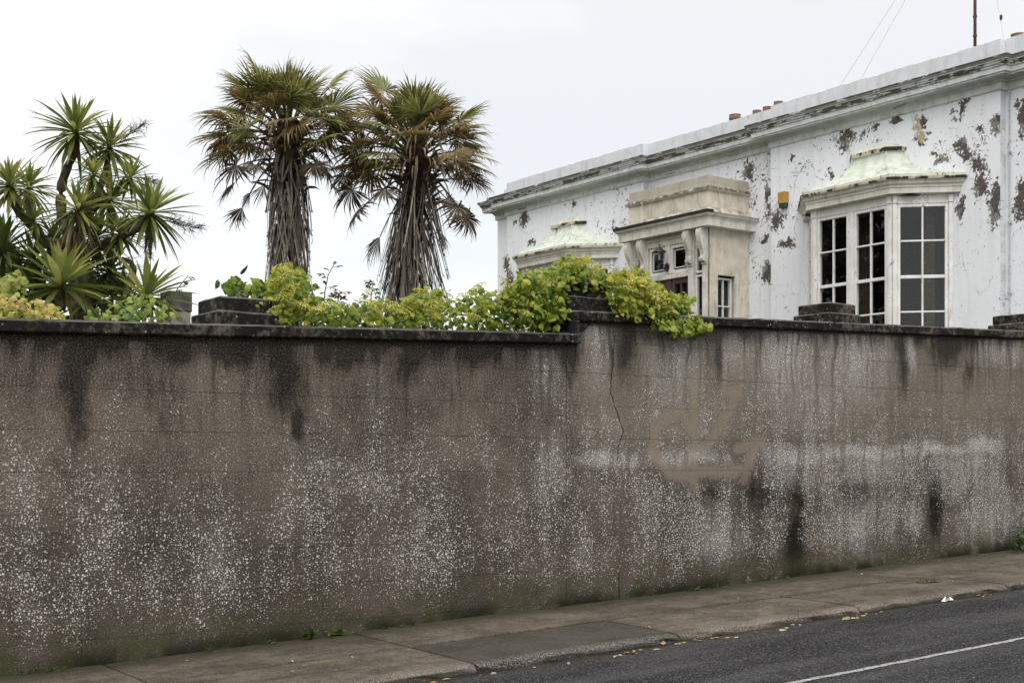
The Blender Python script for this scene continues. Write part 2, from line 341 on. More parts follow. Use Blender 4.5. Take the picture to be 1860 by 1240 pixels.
M_soil = plain('garden_soil', (.03, .03, .015), (.06, .065, .025), 3, .95)
KV = 7.83
def road_z(u, v): return zb(u)-.106+.014*(KV-v if v > 3.8 else KV-3.8-(3.8-v))
mb = MB(); us = [-80+4*i for i in range(41)]; vs = [KV+.05, 6, 3.8, 1, -.6]
g = [[mb.vert((u, v, road_z(u, v))) for v in vs] for u in us]
for i in range(len(us)-1):
    for j in range(len(vs)-1): mb.face(g[i][j], g[i][j+1], g[i+1][j+1], g[i+1][j])
tag(mb.build('road', M_asph), kind='structure')
mb = MB()
g = [[mb.vert((u, v, max(min(zb(u), 6), -6)-.42-(.0 if abs(v) < 200 else 2))) for v in (-3000, -200, -40, 0, 9, 40, 200, 3000)] for u in (-3000, -400, -160, -60, 0, 60, 160, 400, 3000)]
for i in range(8):
    for j in range(7): mb.face(g[i][j], g[i+1][j], g[i+1][j+1], g[i][j+1])
tag(mb.build('ground', M_soil), kind='structure')
mb = MB()
for u0 in (-80+4*i for i in range(40)):
    mb.poly([(u0, -.6, road_z(u0, -.6)+.1), (u0, -3, road_z(u0, -.6)+.1), (u0+4, -3, road_z(u0+4, -.6)+.1), (u0+4, -.6, road_z(u0+4, -.6)+.1)][::-1])
    mb.poly([(u0, -.6, road_z(u0, -.6)), (u0, -.6, road_z(u0, -.6)+.1), (u0+4, -.6, road_z(u0+4, -.6)+.1), (u0+4, -.6, road_z(u0+4, -.6))][::-1])
tag(mb.build('opposite_pavement', M_slab2), kind='structure')
# white edge line: ragged painted strip, 4 mm above the asphalt
mb = MB(); pu = None; lr = random.Random(3); u = -14.
while u < 26:
    a = 5.955+lr.uniform(-.008, .008); b = a-.058+lr.uniform(-.008, .008)
    cur = (mb.vert((u, a, road_z(u, a)+.004)), mb.vert((u, b, road_z(u, b)+.004)))
    if pu: mb.face(pu[0], pu[1], cur[1], cur[0])
    pu = cur; u += .06
tag(mb.build('road_line', M_line), kind='structure')
# pavement: bed + slabs
pv = bpy.data.objects.new('pavement', None); col.objects.link(pv); tag(pv, kind='structure')
mb = MB()
for u0 in range(-30, 40, 2):
    P = lambda u, v, dz: (u, v, zb(u)-.02*(V0-v)+dz)
    mb.poly([P(u0, V0+.05, -.018), P(u0, KV+.05, -.018), P(u0+2, KV+.05, -.018), P(u0+2, V0+.05, -.018)])
mb.build('joint_bed', M_core, pv)
joints = [-30+2.1*i for i in range(15)]+[1.25, 3.356, 5.432, 7.398, 9.616, 11.872, 13.95, 16.05]+[18.1+2.1*i for i in range(8)]
joints = sorted(j for j in joints if not (-.5 < j < 1.2))
for a, b in zip(joints, joints[1:]):
    for strip in (0, 1):
        mb = MB(); gp = .010; jr = random.Random(int(a*100)+strip)
        n = 14; dz = jr.uniform(-.003, .004); tilt = jr.uniform(-.003, .003)
        if strip == 0: prof = [(9.668, -.10), (9.668, -.004), (9.660, 0), (9.2, 0), (8.782, 0), (8.770, -.007), (8.770, -.10)]
        else: prof = [(8.748, -.10), (8.748, -.007), (8.736, 0), (8.3, 0), (7.93, -.002), (7.875, -.009), (7.845, -.026), (7.832, -.055), (7.832, -.13)]
        rings = []
        for i in range(n+1):
            u = a+gp+(b-a-2*gp)*i/n; ring = []
            ins = -.004 if i in (0, n) else 0
            for k, (v, z) in enumerate(prof):
                w = jr.uniform(-.013, .013) if (strip and 4 < k < 8) else jr.uniform(-.0015, .0015)
                ring.append(mb.vert((u, v+w, zb(u)-.02*(V0-v)+z+dz+tilt*(u-a)+ins+(jr.uniform(-.004, .003) if strip and 4 <= k < 8 else 0))))
            rings.append(ring)
        for r0, r1 in zip(rings, rings[1:]):
            for k in range(len(prof)-1): mb.face(r0[k], r0[k+1], r1[k+1], r1[k])
        mb.face(*rings[0]); mb.face(*rings[-1][::-1])
        mb.build('paving_slab', M_slab2 if (strip and abs(a-5.432) < .01) else M_slab, pv)

# ------------------------------------------------------------------ garden wall, block by block
wall = thing('garden_wall', 'long lichen-spotted grey block wall with black coping along the pavement', 'wall', (8, V0, 0)); wall['kind'] = 'thing'
WU0, WU1 = -3., 22.
mb = MB()
for a, b in ((WU0, US), (US, WU1)):
    mb.prism([(a+.001, V0+.005, zb(a)-.5), (b-.001, V0+.005, zb(b)-.5), (b-.001, V0+.005, ctop(b-.001)-.06), (a+.001, V0+.005, ctop(a+.001)-.06)], (0, .33, 0))
mb.build('wall_core', M_core, wall)
def clip(poly, f):                 # keep the part below the line z = f(u)
    out = []
    for i, p in enumerate(poly):
        q = poly[(i+1) % len(poly)]; ip, iq = f(p[0])-p[1], f(q[0])-q[1]
        if ip >= 0: out.append(p)
        if ip*iq < 0: t = ip/(ip-iq); out.append((p[0]+(q[0]-p[0])*t, p[1]+(q[1]-p[1])*t))
    return out
BH = .305
for k in range(-6, 6):
    z0, z1 = 1.415+BH*k, 1.415+BH*(k+1)
    off = 2.744 if k % 2 == 0 else 3.202
    n0 = int((WU0-off)//.921)
    for n in range(n0, int((WU1-off)//.921)+1):
        a, b = off+.921*n, off+.921*(n+1)
        parts = [(a, b)] if not (a < US < b) else [(a, US-.002), (US+.002, b)]
        for a_, b_ in parts:
            um = (a_+b_)/2; lim = (lambda u: 2.492+.0383*(u-2.616)-.095) if um < US else (lambda u: 2.915+.0335*(u-8.197)-.095)
            if z1 < zb(um)-.32 or z0 > lim(um)+.02: continue
            gp = .0011; pl = clip([(a_+gp, z0+gp), (b_-gp, z0+gp), (b_-gp, z1-gp), (a_+gp, z1-gp)], lim)
            if len(pl) < 3: continue
            br = random.Random(hash((k, n))); yo = V0+br.uniform(-.001, .001)
            cxp = sum(p[0] for p in pl)/len(pl); czp = sum(p[1] for p in pl)/len(pl)
            mb = MB(); ch = .0014
            fr = [mb.vert((p[0]+(ch if p[0] < cxp else -ch), yo, p[1]+(ch if p[1] < czp else -ch))) for p in pl]
            md = [mb.vert((p[0], yo+ch, p[1])) for p in pl]; bk = [mb.vert((p[0], yo+.02, p[1])) for p in pl]
            m_ = len(pl); mb.face(*fr)
            for i in range(m_):
                j = (i+1) % m_; mb.face(fr[i], md[i], md[j], fr[j]); mb.face(md[i], bk[i], bk[j], md[j])
            wm = [i for i in range(len(ZN)-1) if ZN[i] <= um < ZN[i+1]][0]; mb.build('block', M_walls[wm], wall)
def slab_run(u0, u1, f, y0, y1, t, name, jit, nd=14, top=.012):
    # coping slab: worn arrises, slightly weathered top
    mb = MB(); r = random.Random(jit); rings = []
    for i in range(nd+1):
        u = u0+(u1-u0)*i/nd; z = f(u); e = lambda a=.003: r.uniform(-a, a)
        rings.append([mb.vert(q) for q in ((u, y1, z-t), (u, y0+.012, z-t), (u, y0+e(.002), z-t+.012), (u, y0+e(), z-.016+e()), (u, y0+.013+e(), z+e(.002)), (u, (y0+y1)/2, z+top), (u, y1, z))])
    for a, b in zip(rings, rings[1:]):
        for k in range(7): mb.face(a[k], a[(k+1) % 7], b[(k+1) % 7], b[k])
    mb.face(*rings[0]); mb.face(*rings[-1][::-1])
    return mb.build(name, M_cop, wall)
fl = lambda u: 2.492+.0383*(u-2.616); fr_ = lambda u: 2.915+.0335*(u-8.197)
e = [-3, -1.2, .65, 2.02, 3.86, 5.43, 7.83]
for i, (a, b) in enumerate(zip(e, e[1:])): slab_run(a+.003, b-.003, fl, V0-.052, V0+.40, .098, 'coping_slab', i)
e = [7.66, 9.3, 11.1, 12.95, 14.8, 16.6, 18.4, 20.2, 22]
for i, (a, b) in enumerate(zip(e, e[1:])): slab_run(a+.003, b-.003, fr_, V0-.052, V0+.40, .098, 'coping_slab', 30+i)
# upright band under the step and the broken render beside it
mb = MB(); mb.obox((0, V0, 0), (1, 0), (0, -1), 7.692, 7.825, -.3, .048, fl(7.75)-.01, fr_(7.75)-.09, .008); mb.build('step_band', M_cop, wall)
mb = MB(); pts = [onv(x, y, V0-.016) for x, y in ((1046, 577), (1080, 579), (1077, 586), (1070, 590), (1064, 598), (1056, 601), (1050, 607), (1046, 606))]
mb.prism(pts, (0, .02, 0)); mb.build('render_patch', M_cop, wall)
for i, u in enumerate((.66, 4.24, 7.70, 11.30, 14.93, 18.5)):
    f = fl if u < 7 else fr_
    mb = MB(); z = f(u+.26)+.004
    def tier(y0, y1, u0, u1, z0, z1, seed):
        mb = MB(); r = random.Random(seed); e = lambda: r.uniform(-.004, .004); ch = .012
        rows = []
        for (ins, zz) in ((0, z0), (0, z1-ch), (ch, z1)):
            row = []
            for (pa, pb) in (((u0+ins, y0+ins), (u1-ins, y0+ins)), ((u1-ins, y0+ins), (u1-ins, y1-ins)), ((u1-ins, y1-ins), (u0+ins, y1-ins)), ((u0+ins, y1-ins), (u0+ins, y0+ins))):
                for q in range(4): row.append(mb.vert((pa[0]+(pb[0]-pa[0])*q/4+e()*.7, pa[1]+(pb[1]-pa[1])*q/4+e()*.7, zz+e()*.6)))
            rows.append(row)
        for a, b in zip(rows, rows[1:]):
            for q in range(16): mb.face(a[q], a[(q+1) % 16], b[(q+1) % 16], b[q])
        c = mb.vert(((u0+u1)/2, (y0+y1)/2, z1+.012))
        for q in range(16): mb.face(rows[-1][q], rows[-1][(q+1) % 16], c)
        return mb
    lo = tier(V0-.035, V0+.475, u, u+.52, f(u)-.03, z+.095 if i != 2 else z+.125, i).build('pier_cap', M_cop, wall)
    tier(V0+.005, V0+.435, u+.04, u+.48, z+.09, z+(.21 if i != 2 else .27), i+50).build('cap_stone', M_cop, lo)

# garden behind the wall (kept below the wall by the retained soil)
mb = MB()
gy = [V0+.36, 13, 16, 24, 60]; gz = [1.75, 2.0, 2.2, 2.35, 2.5]; gu = [-60, -20, -3, 8, 22, 60]
g = [[mb.vert((u, y, z+(.02*u if abs(u) < 30 else 0)-.15)) for y, z in zip(gy, gz)] for u in gu]
for i in range(5):
    for j in range(4): mb.face(g[i][j], g[i+1][j], g[i+1][j+1], g[i][j+1])
bt = [[mb.vert((u, y, -1.5)) for y in (gy[0], gy[-1])] for u in gu]
for i in range(5): mb.face(g[i][0], bt[i][0], bt[i+1][0], g[i+1][0]); mb.face(g[i][-1], g[i+1][-1], bt[i+1][1], bt[i][1])
tag(mb.build('garden_ground', M_soil), kind='structure')

# ------------------------------------------------------------------ house materials
def fb(lst, u=UH):                  # peeled patches given by where they sit on the front
    r = []
    for q in lst:
        x, y, rx, ry = q[:4]; st = q[4] if len(q) > 4 else 1.
        p = onu(x, y, u); a = onu(x+rx, y, u); d = p.x*SN+p.y*CS
        r.append(((p.y, p.z, 0), (abs(a.y-p.y)*1.8, ry*d/F*1.8, 50.), st))
    return r
def m_peel(name, big, flecks, base=.0, tan=()):
    s = NT(name); s.dim = '2D'; X, Y, Z = s.xyz(s.pos()); cb = s.n('ShaderNodeCombineXYZ'); s.put(cb.inputs[0], Y); s.put(cb.inputs[1], Z); p = cb.outputs[0]
    pw = s.warp(s.warp(p, 4, .22), 16, .07)
    B = s.blobs(pw, fb(big)); K = s.blobs(s.warp(p, 2, .2), fb(flecks)) if flecks else 0.
    n1 = s.noise(p, 9, 4, .65); n2 = s.noise(p, 26, 3, .6); n3 = s.noise(p, 2.2, 3)
    nb = s.m('MULTIPLY_ADD', s.m('SUBTRACT', s.noise(p, 22, 3, .7), .5), 1.6, s.m('MULTIPLY', s.m('SUBTRACT', n1, .5), 1.5))
    pat = s.ss(s.m('MULTIPLY_ADD', s.m('ADD', nb, 0), s.ss(B, .0, .2), B), .42, .455)
    fd = s.m('MULTIPLY_ADD', s.m('MULTIPLY', K, s.ss(s.noise(p, 3.5, 2), .35, .65)), .17, s.m('MULTIPLY_ADD', s.ss(n3, .45, .7), .07, base-.035))
    fl_ = s.ss(s.m('ADD', s.noise(pw, 15, 3, .6), fd), .745, .765)
    f2 = s.ss(s.m('ADD', s.noise(s.vm('MULTIPLY', pw, (1, .6, 1)), 34, 2, .6), fd), .745, .77)
    mk = s.m('MAXIMUM', pat, s.m('MAXIMUM', fl_, f2))
    und = s.mix(s.ss(n2, .38, .62), (.040, .028, .023), (.100, .075, .062))
    und = s.mix(s.ss(s.noise(p, 3.3, 2), .54, .62), und, (.20, .18, .16))
    if tan: und = s.mix(s.ss(s.blobs(pw, fb(tan)), .1, .3), und, (.42, .34, .22))
    stn = s.noise(p, 1, 4, .6, stretch=(7, .7, 1))
    c = s.mix(s.m('MULTIPLY', s.ss(stn, .50, .75), .35), (.80, .825, .865), (.62, .64, .66))
    c = s.mix(s.m('MULTIPLY', s.ss(n1, .58, .72), .25), c, (.60, .60, .58))
    lip = s.ss(s.m('MULTIPLY_ADD', nb, s.ss(B, .0, .25), B), .26, .36)
    c = s.mix(s.m('MULTIPLY', lip, .35), c, (.50, .49, .47))
    c = s.mix(s.m('MULTIPLY', mk, .96), c, und)
    # hairline cracks
    d = s.vor(s.warp(p, 3, .3), 1.1, 'DISTANCE_TO_EDGE')[0]
    c = s.mix(s.m('MULTIPLY', s.m('MULTIPLY', s.ss(d, .007, .003), s.ss(s.noise(p, 1.4, 2), .52, .6)), .6), c, (.12, .11, .10))
    bp = s.m('MULTIPLY_ADD', s.noise(p, 3.5, 3), 1.2, s.noise(p, 60, 2, .6))
    return s.out(c, .72, s.bump(bp, .25, .01), .3)
def m_cornice():
    s = NT('grimy_white_moulding'); p = s.pos(); nz_ = s.xyz(s.normal())[2]
    n = s.noise(p, 7, 5, .65); n2 = s.noise(p, 1, 4, .65, stretch=(3, 2.2, 34)); n3 = s.noise(p, 2, 3)
    c = s.mix(s.ss(n, .35, .7), (.68, .71, .74), (.48, .50, .49))
    dirt = s.m('MULTIPLY', s.ss(nz_, .05, .5), s.ss(s.m('ADD', n, s.m('MULTIPLY', n3, .4)), .50, .68))
    c = s.mix(s.m('MULTIPLY', dirt, .95), c, s.mix(n, (.016, .014, .010), (.07, .06, .04)))
    zz_ = s.xyz(p)[2]; cr_ = s.noise(p, 1, 4, .7, stretch=(4, 3.2, 9)); lw = s.noise(p, .55, 2)
    crust = s.m('MULTIPLY', s.ss(zz_, 7.135, 7.185), s.ss(s.m('ADD', cr_, s.m('MULTIPLY', lw, .45)), .62, .70))
    mid = s.m('MULTIPLY', s.m('MULTIPLY', s.ss(zz_, 7.05, 7.075), s.ss(zz_, 7.15, 7.12)), s.ss(s.m('ADD', s.noise(p, 1, 4, .7, stretch=(5, 4, 16)), s.m('MULTIPLY', lw, .5)), .74, .80))
    c = s.mix(s.m('MULTIPLY', s.m('MAXIMUM', crust, mid), .96), c, s.mix(n, (.014, .012, .009), (.075, .06, .045)))
    run = s.m('MULTIPLY', s.ss(n2, .56, .66), s.ss(n3, .46, .60))
    c = s.mix(s.m('MULTIPLY', run, .85), c, (.05, .045, .036))
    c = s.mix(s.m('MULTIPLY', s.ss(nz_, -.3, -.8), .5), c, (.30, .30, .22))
    return s.out(c, .8, s.bump(n, .3, .01), .25)
def m_cream(name, c0, c1, dirt, streak=.5, ledge=False):
    s = NT(name); p = s.pos(); n = s.noise(p, 5, 5, .62); st = s.noise(s.warp(p, 4, .12), 1, 5, .7, stretch=(6.5, 6.5, 1.1)); f = s.noise(p, 40, 3, .6); nz_ = s.xyz(s.normal())[2]
    c = s.mix(s.ss(n, .3, .7), c0, c1)
    if ledge:
        z_ = s.xyz(p)[2]; m2 = s.noise(p, 2.4, 4, .65); c = s.mix(s.m('MULTIPLY', s.ss(m2, .46, .66), .38), c, (.38, .355, .295)); c = s.mix(s.m('MULTIPLY', s.ss(z_, 6.15, 6.24), .6), c, (.30, .285, .24))
        lg = s.m('MULTIPLY', s.m('MULTIPLY', s.ss(z_, 6.125, 6.15), s.ss(z_, 6.21, 6.175)), s.ss(s.noise(p, 11, 4, .7), .40, .55)); c = s.mix(s.m('MULTIPLY', lg, .9), c, (.035, .028, .020))
    c = s.mix(s.m('MULTIPLY', s.ss(st, .46, .70), streak), c, dirt)
    c = s.mix(s.m('MULTIPLY', s.ss(f, .60, .7), .25), c, (.2, .17, .13))
    c = s.mix(s.m('MULTIPLY', s.m('MULTIPLY', s.ss(nz_, .2, .7), s.ss(n, .42, .56)), .9), c, (.04, .034, .024))
    rust = s.m('MULTIPLY', s.ss(s.noise(p, 3.1, 3), .66, .72), s.ss(f, .4, .6))
    c = s.mix(s.m('MULTIPLY', rust, .7), c, (.33, .15, .05))
    return s.out(c, .75, s.bump(f, .2, .006), .3)
def m_frame():
    s = NT('flaking_window_paint'); p = s.pos(); n = s.noise(p, 26, 4, .65); n2 = s.noise(p, 4, 3); st = s.noise(p, 1, 4, .6, stretch=(30, 30, 3))
    c = s.mix(s.ss(n2, .35, .65), (.68, .67, .645), (.78, .785, .78))
    c = s.mix(s.m('MULTIPLY', s.ss(st, .55, .68), .45), c, (.42, .35, .27))
    c = s.mix(s.m('MULTIPLY', s.ss(s.m('MULTIPLY_ADD', n2, .45, n), .88, .92), .85), c, (.09, .07, .055))
    return s.out(c, .6, s.bump(n, .25, .005), .35)
def m_copper():
    s = NT('verdigris_lead'); p = s.pos(); n = s.noise(p, 6, 5, .62); st = s.noise(p, 1, 4, .65, stretch=(6, 6, 2.2)); st2 = s.noise(s.vm('ADD', p, (3, 1, 0)), 1, 4, .7, stretch=(16, 16, 5)); nz_ = s.xyz(s.normal())[2]
    c = s.mix(s.ss(n, .32, .66), (.46, .53, .45), (.63, .67, .59))
    c = s.mix(s.m('MULTIPLY', s.ss(st, .5, .68), .45), c, (.68, .65, .54))
    c = s.mix(s.m('MULTIPLY', s.m('MULTIPLY', s.ss(st2, .55, .63), s.ss(s.noise(p, 1.9, 2), .42, .56)), .85), c, (.06, .052, .038))
    return s.out(c, .6, s.bump(n, .2, .01), .4)
def m_gutter():
    s = NT('rotten_gutter_edge'); p = s.pos(); n = s.noise(p, 4.5, 4, .7)
    c = s.mix(s.ss(n, .46, .54), (.035, .026, .018), (.55, .48, .36)); return s.out(c, .8, s.bump(n, .4, .01))
def m_glass():
    s = NT('window_glass'); g_ = s.n('ShaderNodeNewGeometry'); cs_ = s.m('ABSOLUTE', s.vm('DOT_PRODUCT', g_.outputs['Incoming'], g_.outputs['Normal'])); fres = s.m('MULTIPLY_ADD', s.m('POWER', s.m('SUBTRACT', 1, cs_, clamp=True), 5), .95, .042)
    tr = s.n('ShaderNodeBsdfTransparent'); tr.inputs[0].default_value = (.80, .83, .85, 1)
    gl = s.n('ShaderNodeBsdfGlossy'); gl.inputs['Roughness'].default_value = .015; gl.inputs['Color'].default_value = (1, 1, 1, 1)
    s.put(gl.inputs['Normal'], s.bump(s.noise(s.pos(), 2.2, 2), .06, .02))
    mx = s.n('ShaderNodeMixShader'); s.put(mx.inputs[0], fres); s.t.links.new(tr.outputs[0], mx.inputs[1]); s.t.links.new(gl.outputs[0], mx.inputs[2])
    df = s.n('ShaderNodeBsdfDiffuse'); df.inputs[0].default_value = (.35, .33, .30, 1)
    m2 = s.n('ShaderNodeMixShader'); s.put(m2.inputs[0], s.m('MULTIPLY', s.ss(s.noise(s.pos(), 5, 4, .7), .4, .8), .025)); s.t.links.new(mx.outputs[0], m2.inputs[1]); s.t.links.new(df.outputs[0], m2.inputs[2])
    o = s.n('ShaderNodeOutputMaterial'); s.t.links.new(m2.outputs[0], o.inputs[0]); return s.mat
M_pR = m_peel('peeling_white_render', [(1534,252,15,22),(1566,244,7,6),(1674,249,11,11),(1745,265,11,13),(1757,279,12,14),(1778,299,12,13),(1711,288,11,8),(1695,279,5,4),(1782,337,13,22),(1807,372,11,34,1.3),
    (1440,288,4,6),(1410,400,10,18),(1426,444,13,8),(1744,378,6,22),(1509,318,5,9),(1753,184,6,14),(1735,201,8,5),(1751,203,6,9),(1733,216,4,5),(1781,235,9,8),(1811,226,9,16),(1629,218,10,7),(1676,221,8,13),(1666,228,6,15),(1590,232,5,6),(1750,360,5,8)],
    [(1450,290,60,60,1.),(1410,400,30,60,1.2),(1590,240,60,30,.7),(1620,290,40,20,.8),(1770,280,60,50,1.1),(1800,340,30,50,.9),(1700,230,80,40,.5)], .01, [(1664,230,7,15),(1674,246,6,8)])
M_pC = m_peel('peeling_white_render_recess', [(1349,309,12,10,1.2),(1392,380,8,14),(1383,494,10,18,1.2),(1380,434,6,9),(1385,350,6,16)], [(1370,330,50,110,1.5),(1250,290,90,24,.6)], .015)
M_pL = m_peel('peeling_white_render_far', [(952,399,7,12,1.2),(966,440,7,6),(915,478,9,12,1.2),(921,503,9,15,1.2),(1043,370,4,8),(935,405,4,5)], [(1120,350,60,50,1.2),(1100,420,40,30,1.4),(1060,370,50,30,.6)], .0)
M_pE = m_peel('peeling_white_render_end', [(1850,205,12,22,1.2),(1850,153,5,5),(1852,176,6,8),(1846,362,12,30,1.2),(1845,240,8,10)], [(1850,220,30,60,1.2)], .01)
M_corn = m_cornice(); M_par = m_cream('parapet_paint', (.64, .67, .71), (.74, .77, .81), (.44, .47, .49), .4)
M_cream = m_cream('stained_cream_render', (.58, .53, .435), (.74, .69, .59), (.24, .22, .165), .55, True); M_trim = m_cream('off_white_trim', (.60, .57, .51), (.74, .72, .68), (.34, .29, .21), .6)
M_frame = m_frame(); M_copper = m_copper(); M_gut = m_gutter(); M_glass = m_glass()
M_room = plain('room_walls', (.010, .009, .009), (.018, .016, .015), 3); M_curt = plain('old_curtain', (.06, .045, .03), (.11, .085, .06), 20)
M_lead = plain('black_lead_edge', (.008, .008, .009), (.03, .03, .03), 14); M_door = plain('brown_door_paint', (.045, .028, .024), (.07, .045, .038), 12, .5)
M_iron = plain('black_ironwork', (.012, .013, .014), (.03, .03, .03), 20, .45, .1, .5); M_terra = plain('terracotta', (.17, .095, .06), (.30, .18, .115), 15); M_pipe = plain('painted_pipe', (.55, .56, .56), (.35, .35, .34), 25)
M_mast = plain('rusty_brown_pole', (.085, .035, .025), (.14, .065, .045), 25, .6)

# ------------------------------------------------------------------ the house
ZG, ZW, ZS, ZC, ZP = 2.0, 6.91, 6.955, 7.20, 7.52      # ground, wall top, soffit, cornice top, parapet top
V_R, V_1, V_2, V_3, V_4 = 10.70, 11.22, 15.585, 18.795, 23.16; V_L = 23.68; RC = .13
BW, BP = .755, .61                                    # bay: half width of its front, projection
BAYS = (CV-3.82, CV+3.82)
house = thing('villa', 'single-storey white villa with peeling paint, cornice, porch and two bay windows', 'house', (UH, CV, ZG))
def wall_panel(v0, v1, u, mat, hole=None):
    mb = MB(); z0, z1 = ZG-.4, ZS+.02
    def q(a, b, c, d):
        # subdivided quad facing -u
        mb.poly([(u, a, c), (u, a, d), (u, b, d), (u, b, c)])
    if hole:
        h0, h1, hz0, hz1 = hole
        q(v0, h0, z0, z1); q(h1, v1, z0, z1); q(h0, h1, hz1, z1); q(h0, h1, z0, hz0)
        jb = MB()
        for a in (h0, h1): jb.poly([(u+.003, a, hz0), (u+.3, a, hz0), (u+.3, a, hz1), (u+.003, a, hz1)])
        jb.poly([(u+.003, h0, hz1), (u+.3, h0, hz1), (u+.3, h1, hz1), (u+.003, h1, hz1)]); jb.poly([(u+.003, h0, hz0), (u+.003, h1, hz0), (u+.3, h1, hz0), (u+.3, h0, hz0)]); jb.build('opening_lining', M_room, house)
    else: q(v0, v1, z0, z1)
    return mb.build('wall', mat, house)
hz = (3.12, 5.44)
wall_panel(V_R, V_1, UH+RC, M_pE)
wall_panel(V_1, V_2, UH, M_pR, (BAYS[0]-BW-BP+.05, BAYS[0]+BW+BP-.05, *hz))
wall_panel(V_2, V_3, UH+RC, M_pC, (CV-.5, CV+.5, 2.5, 4.9))
wall_panel(V_3, V_4, UH, M_pL, (BAYS[1]-BW-BP+.05, BAYS[1]+BW+BP-.05, *hz))
wall_panel(V_4, V_L, UH+RC, M_pL)
for v in (V_1, V_2, V_3, V_4):
    mb = MB(); mb.poly([(UH, v, ZG-.4), (UH+RC, v, ZG-.4), (UH+RC, v, ZS+.02), (UH, v, ZS+.02)]); mb.build('pilaster_return', M_corn, house)
mb = MB(); UE = UH+9                                   # ends, back and roof deck
mb.poly([(UH+RC, V_R, ZG-.4), (UE, V_R, ZG-.4), (UE, V_R, ZC), (UH+RC, V_R, ZC)]); mb.poly([(UH+RC, V_L, ZG-.4), (UH+RC, V_L, ZC), (UE, V_L, ZC), (UE, V_L, ZG-.4)])
mb.poly([(UE, V_R, ZG-.4), (UE, V_L, ZG-.4), (UE, V_L, ZC), (UE, V_R, ZC)]); mb.build('outer_wall', M_pL, house)
mb = MB(); mb.poly([(UH+.1, V_R, 7.12), (UE, V_R, 7.12), (UE, V_L, 7.12), (UH+.1, V_L, 7.12)]); mb.build('roof', M_lead, house)
# cornice: moulded section swept along the broken front
SEG = [(V_R-.02, V_1, RC), (V_1, V_2, 0), (V_2, V_3, RC), (V_3, V_4, 0), (V_4, V_L+.02, RC)]
def path(p):                                          # plan line at projection p, from right to left
    pts = []
    for i, (a, b, rc) in enumerate(SEG):
        s0 = 0 if i == 0 else (-p if rc == 0 else p); s1 = 0 if i == len(SEG)-1 else (p if rc == 0 else -p)
        if i == len(SEG)-1: s1 = p
        if i == 0: s0 = -p
        pts += [(UH+rc-p, a+s0), (UH+rc-p, b+s1)]
    return pts
def sweep(prof, name, mat, jitter=.0, sub=.35, seed=1):
    mb = MB(); r = random.Random(seed); rows = []
    for k, (p, z) in enumerate(prof):
        pl = path(p); row = []
        for i in range(len(pl)-1):
            a, b = pl[i], pl[i+1]; L = math.hypot(b[0]-a[0], b[1]-a[1]); n = 14 if i % 2 == 0 else 1
            for q in range(n): t = q/n; row.append((a[0]+(b[0]-a[0])*t, a[1]+(b[1]-a[1])*t))
        row.append(pl[-1])
        rows.append([mb.vert((x, y, z+(r.uniform(-jitter, jitter) if jitter and 0 < k < len(prof)-1 else 0))) for x, y in row])
    for a, b in zip(rows, rows[1:]):
        for i in range(len(a)-1): mb.face(a[i], a[i+1], b[i+1], b[i])
    mb.face(*[rw[-1] for rw in rows]); mb.face(*[rw[0] for rw in rows][::-1])
    return mb.build(name, mat, house)
sweep([(-.01, 6.80), (.022, 6.80), (.03, 6.815), (.03, 6.895), (.055, 6.915), (.055, 6.935), (.09, 6.958), (-.01, 6.958)], 'frieze_band', M_corn)
sweep([(.0, 6.957), (.215, 6.957), (.215, 6.975), (.235, 6.985), (.235, 7.055), (.25, 7.065), (.25, 7.085), (.268, 7.10), (.272, 7.12), (.285, 7.13), (.285, 7.145), (.305, 7.16), (.315, 7.185), (.31, 7.20), (.02, 7.235)], 'cornice', M_corn, .003)
# parapet: one length for each break of the front, lower at the far corner
def parapet(a, b, rc, zt, seed):
    mb = MB(); r = random.Random(seed); n = max(2, int((b-a)/.3)); u = UH+rc+.0; fr = []; tp = []; bk = []
    for i in range(n+1):
        v = a+(b-a)*i/n; z = zt+r.uniform(-.004, .004)
        fr.append((mb.vert((u, v, 7.21)), mb.vert((u, v, z-.008)))); tp.append((mb.vert((u+.01, v, z)), mb.vert((u+.25, v, z)))); bk.append(mb.vert((u+.25, v, 7.1)))
    for i in range(n):
        mb.face(fr[i][0], fr[i+1][0], fr[i+1][1], fr[i][1]); mb.face(fr[i][1], fr[i+1][1], tp[i+1][0], tp[i][0]); mb.face(tp[i][0], tp[i+1][0], tp[i+1][1], tp[i][1]); mb.face(tp[i][1], tp[i+1][1], bk[i+1], bk[i])
    for i in (0, n): mb.face(fr[i][0], fr[i][1], tp[i][0], tp[i][1], bk[i])
    mb.build('parapet', M_par, house)
parapet(V_R, V_1-.003, RC, ZP+.03, 1); parapet(V_1, V_2, 0, ZP, 2); parapet(V_2+.003, V_3-.003, RC, ZP, 3); parapet(V_3, V_4, 0, ZP, 4); parapet(V_4+.003, 23.44, RC, 7.43, 5); parapet(23.443, V_L, RC, 7.37, 6)

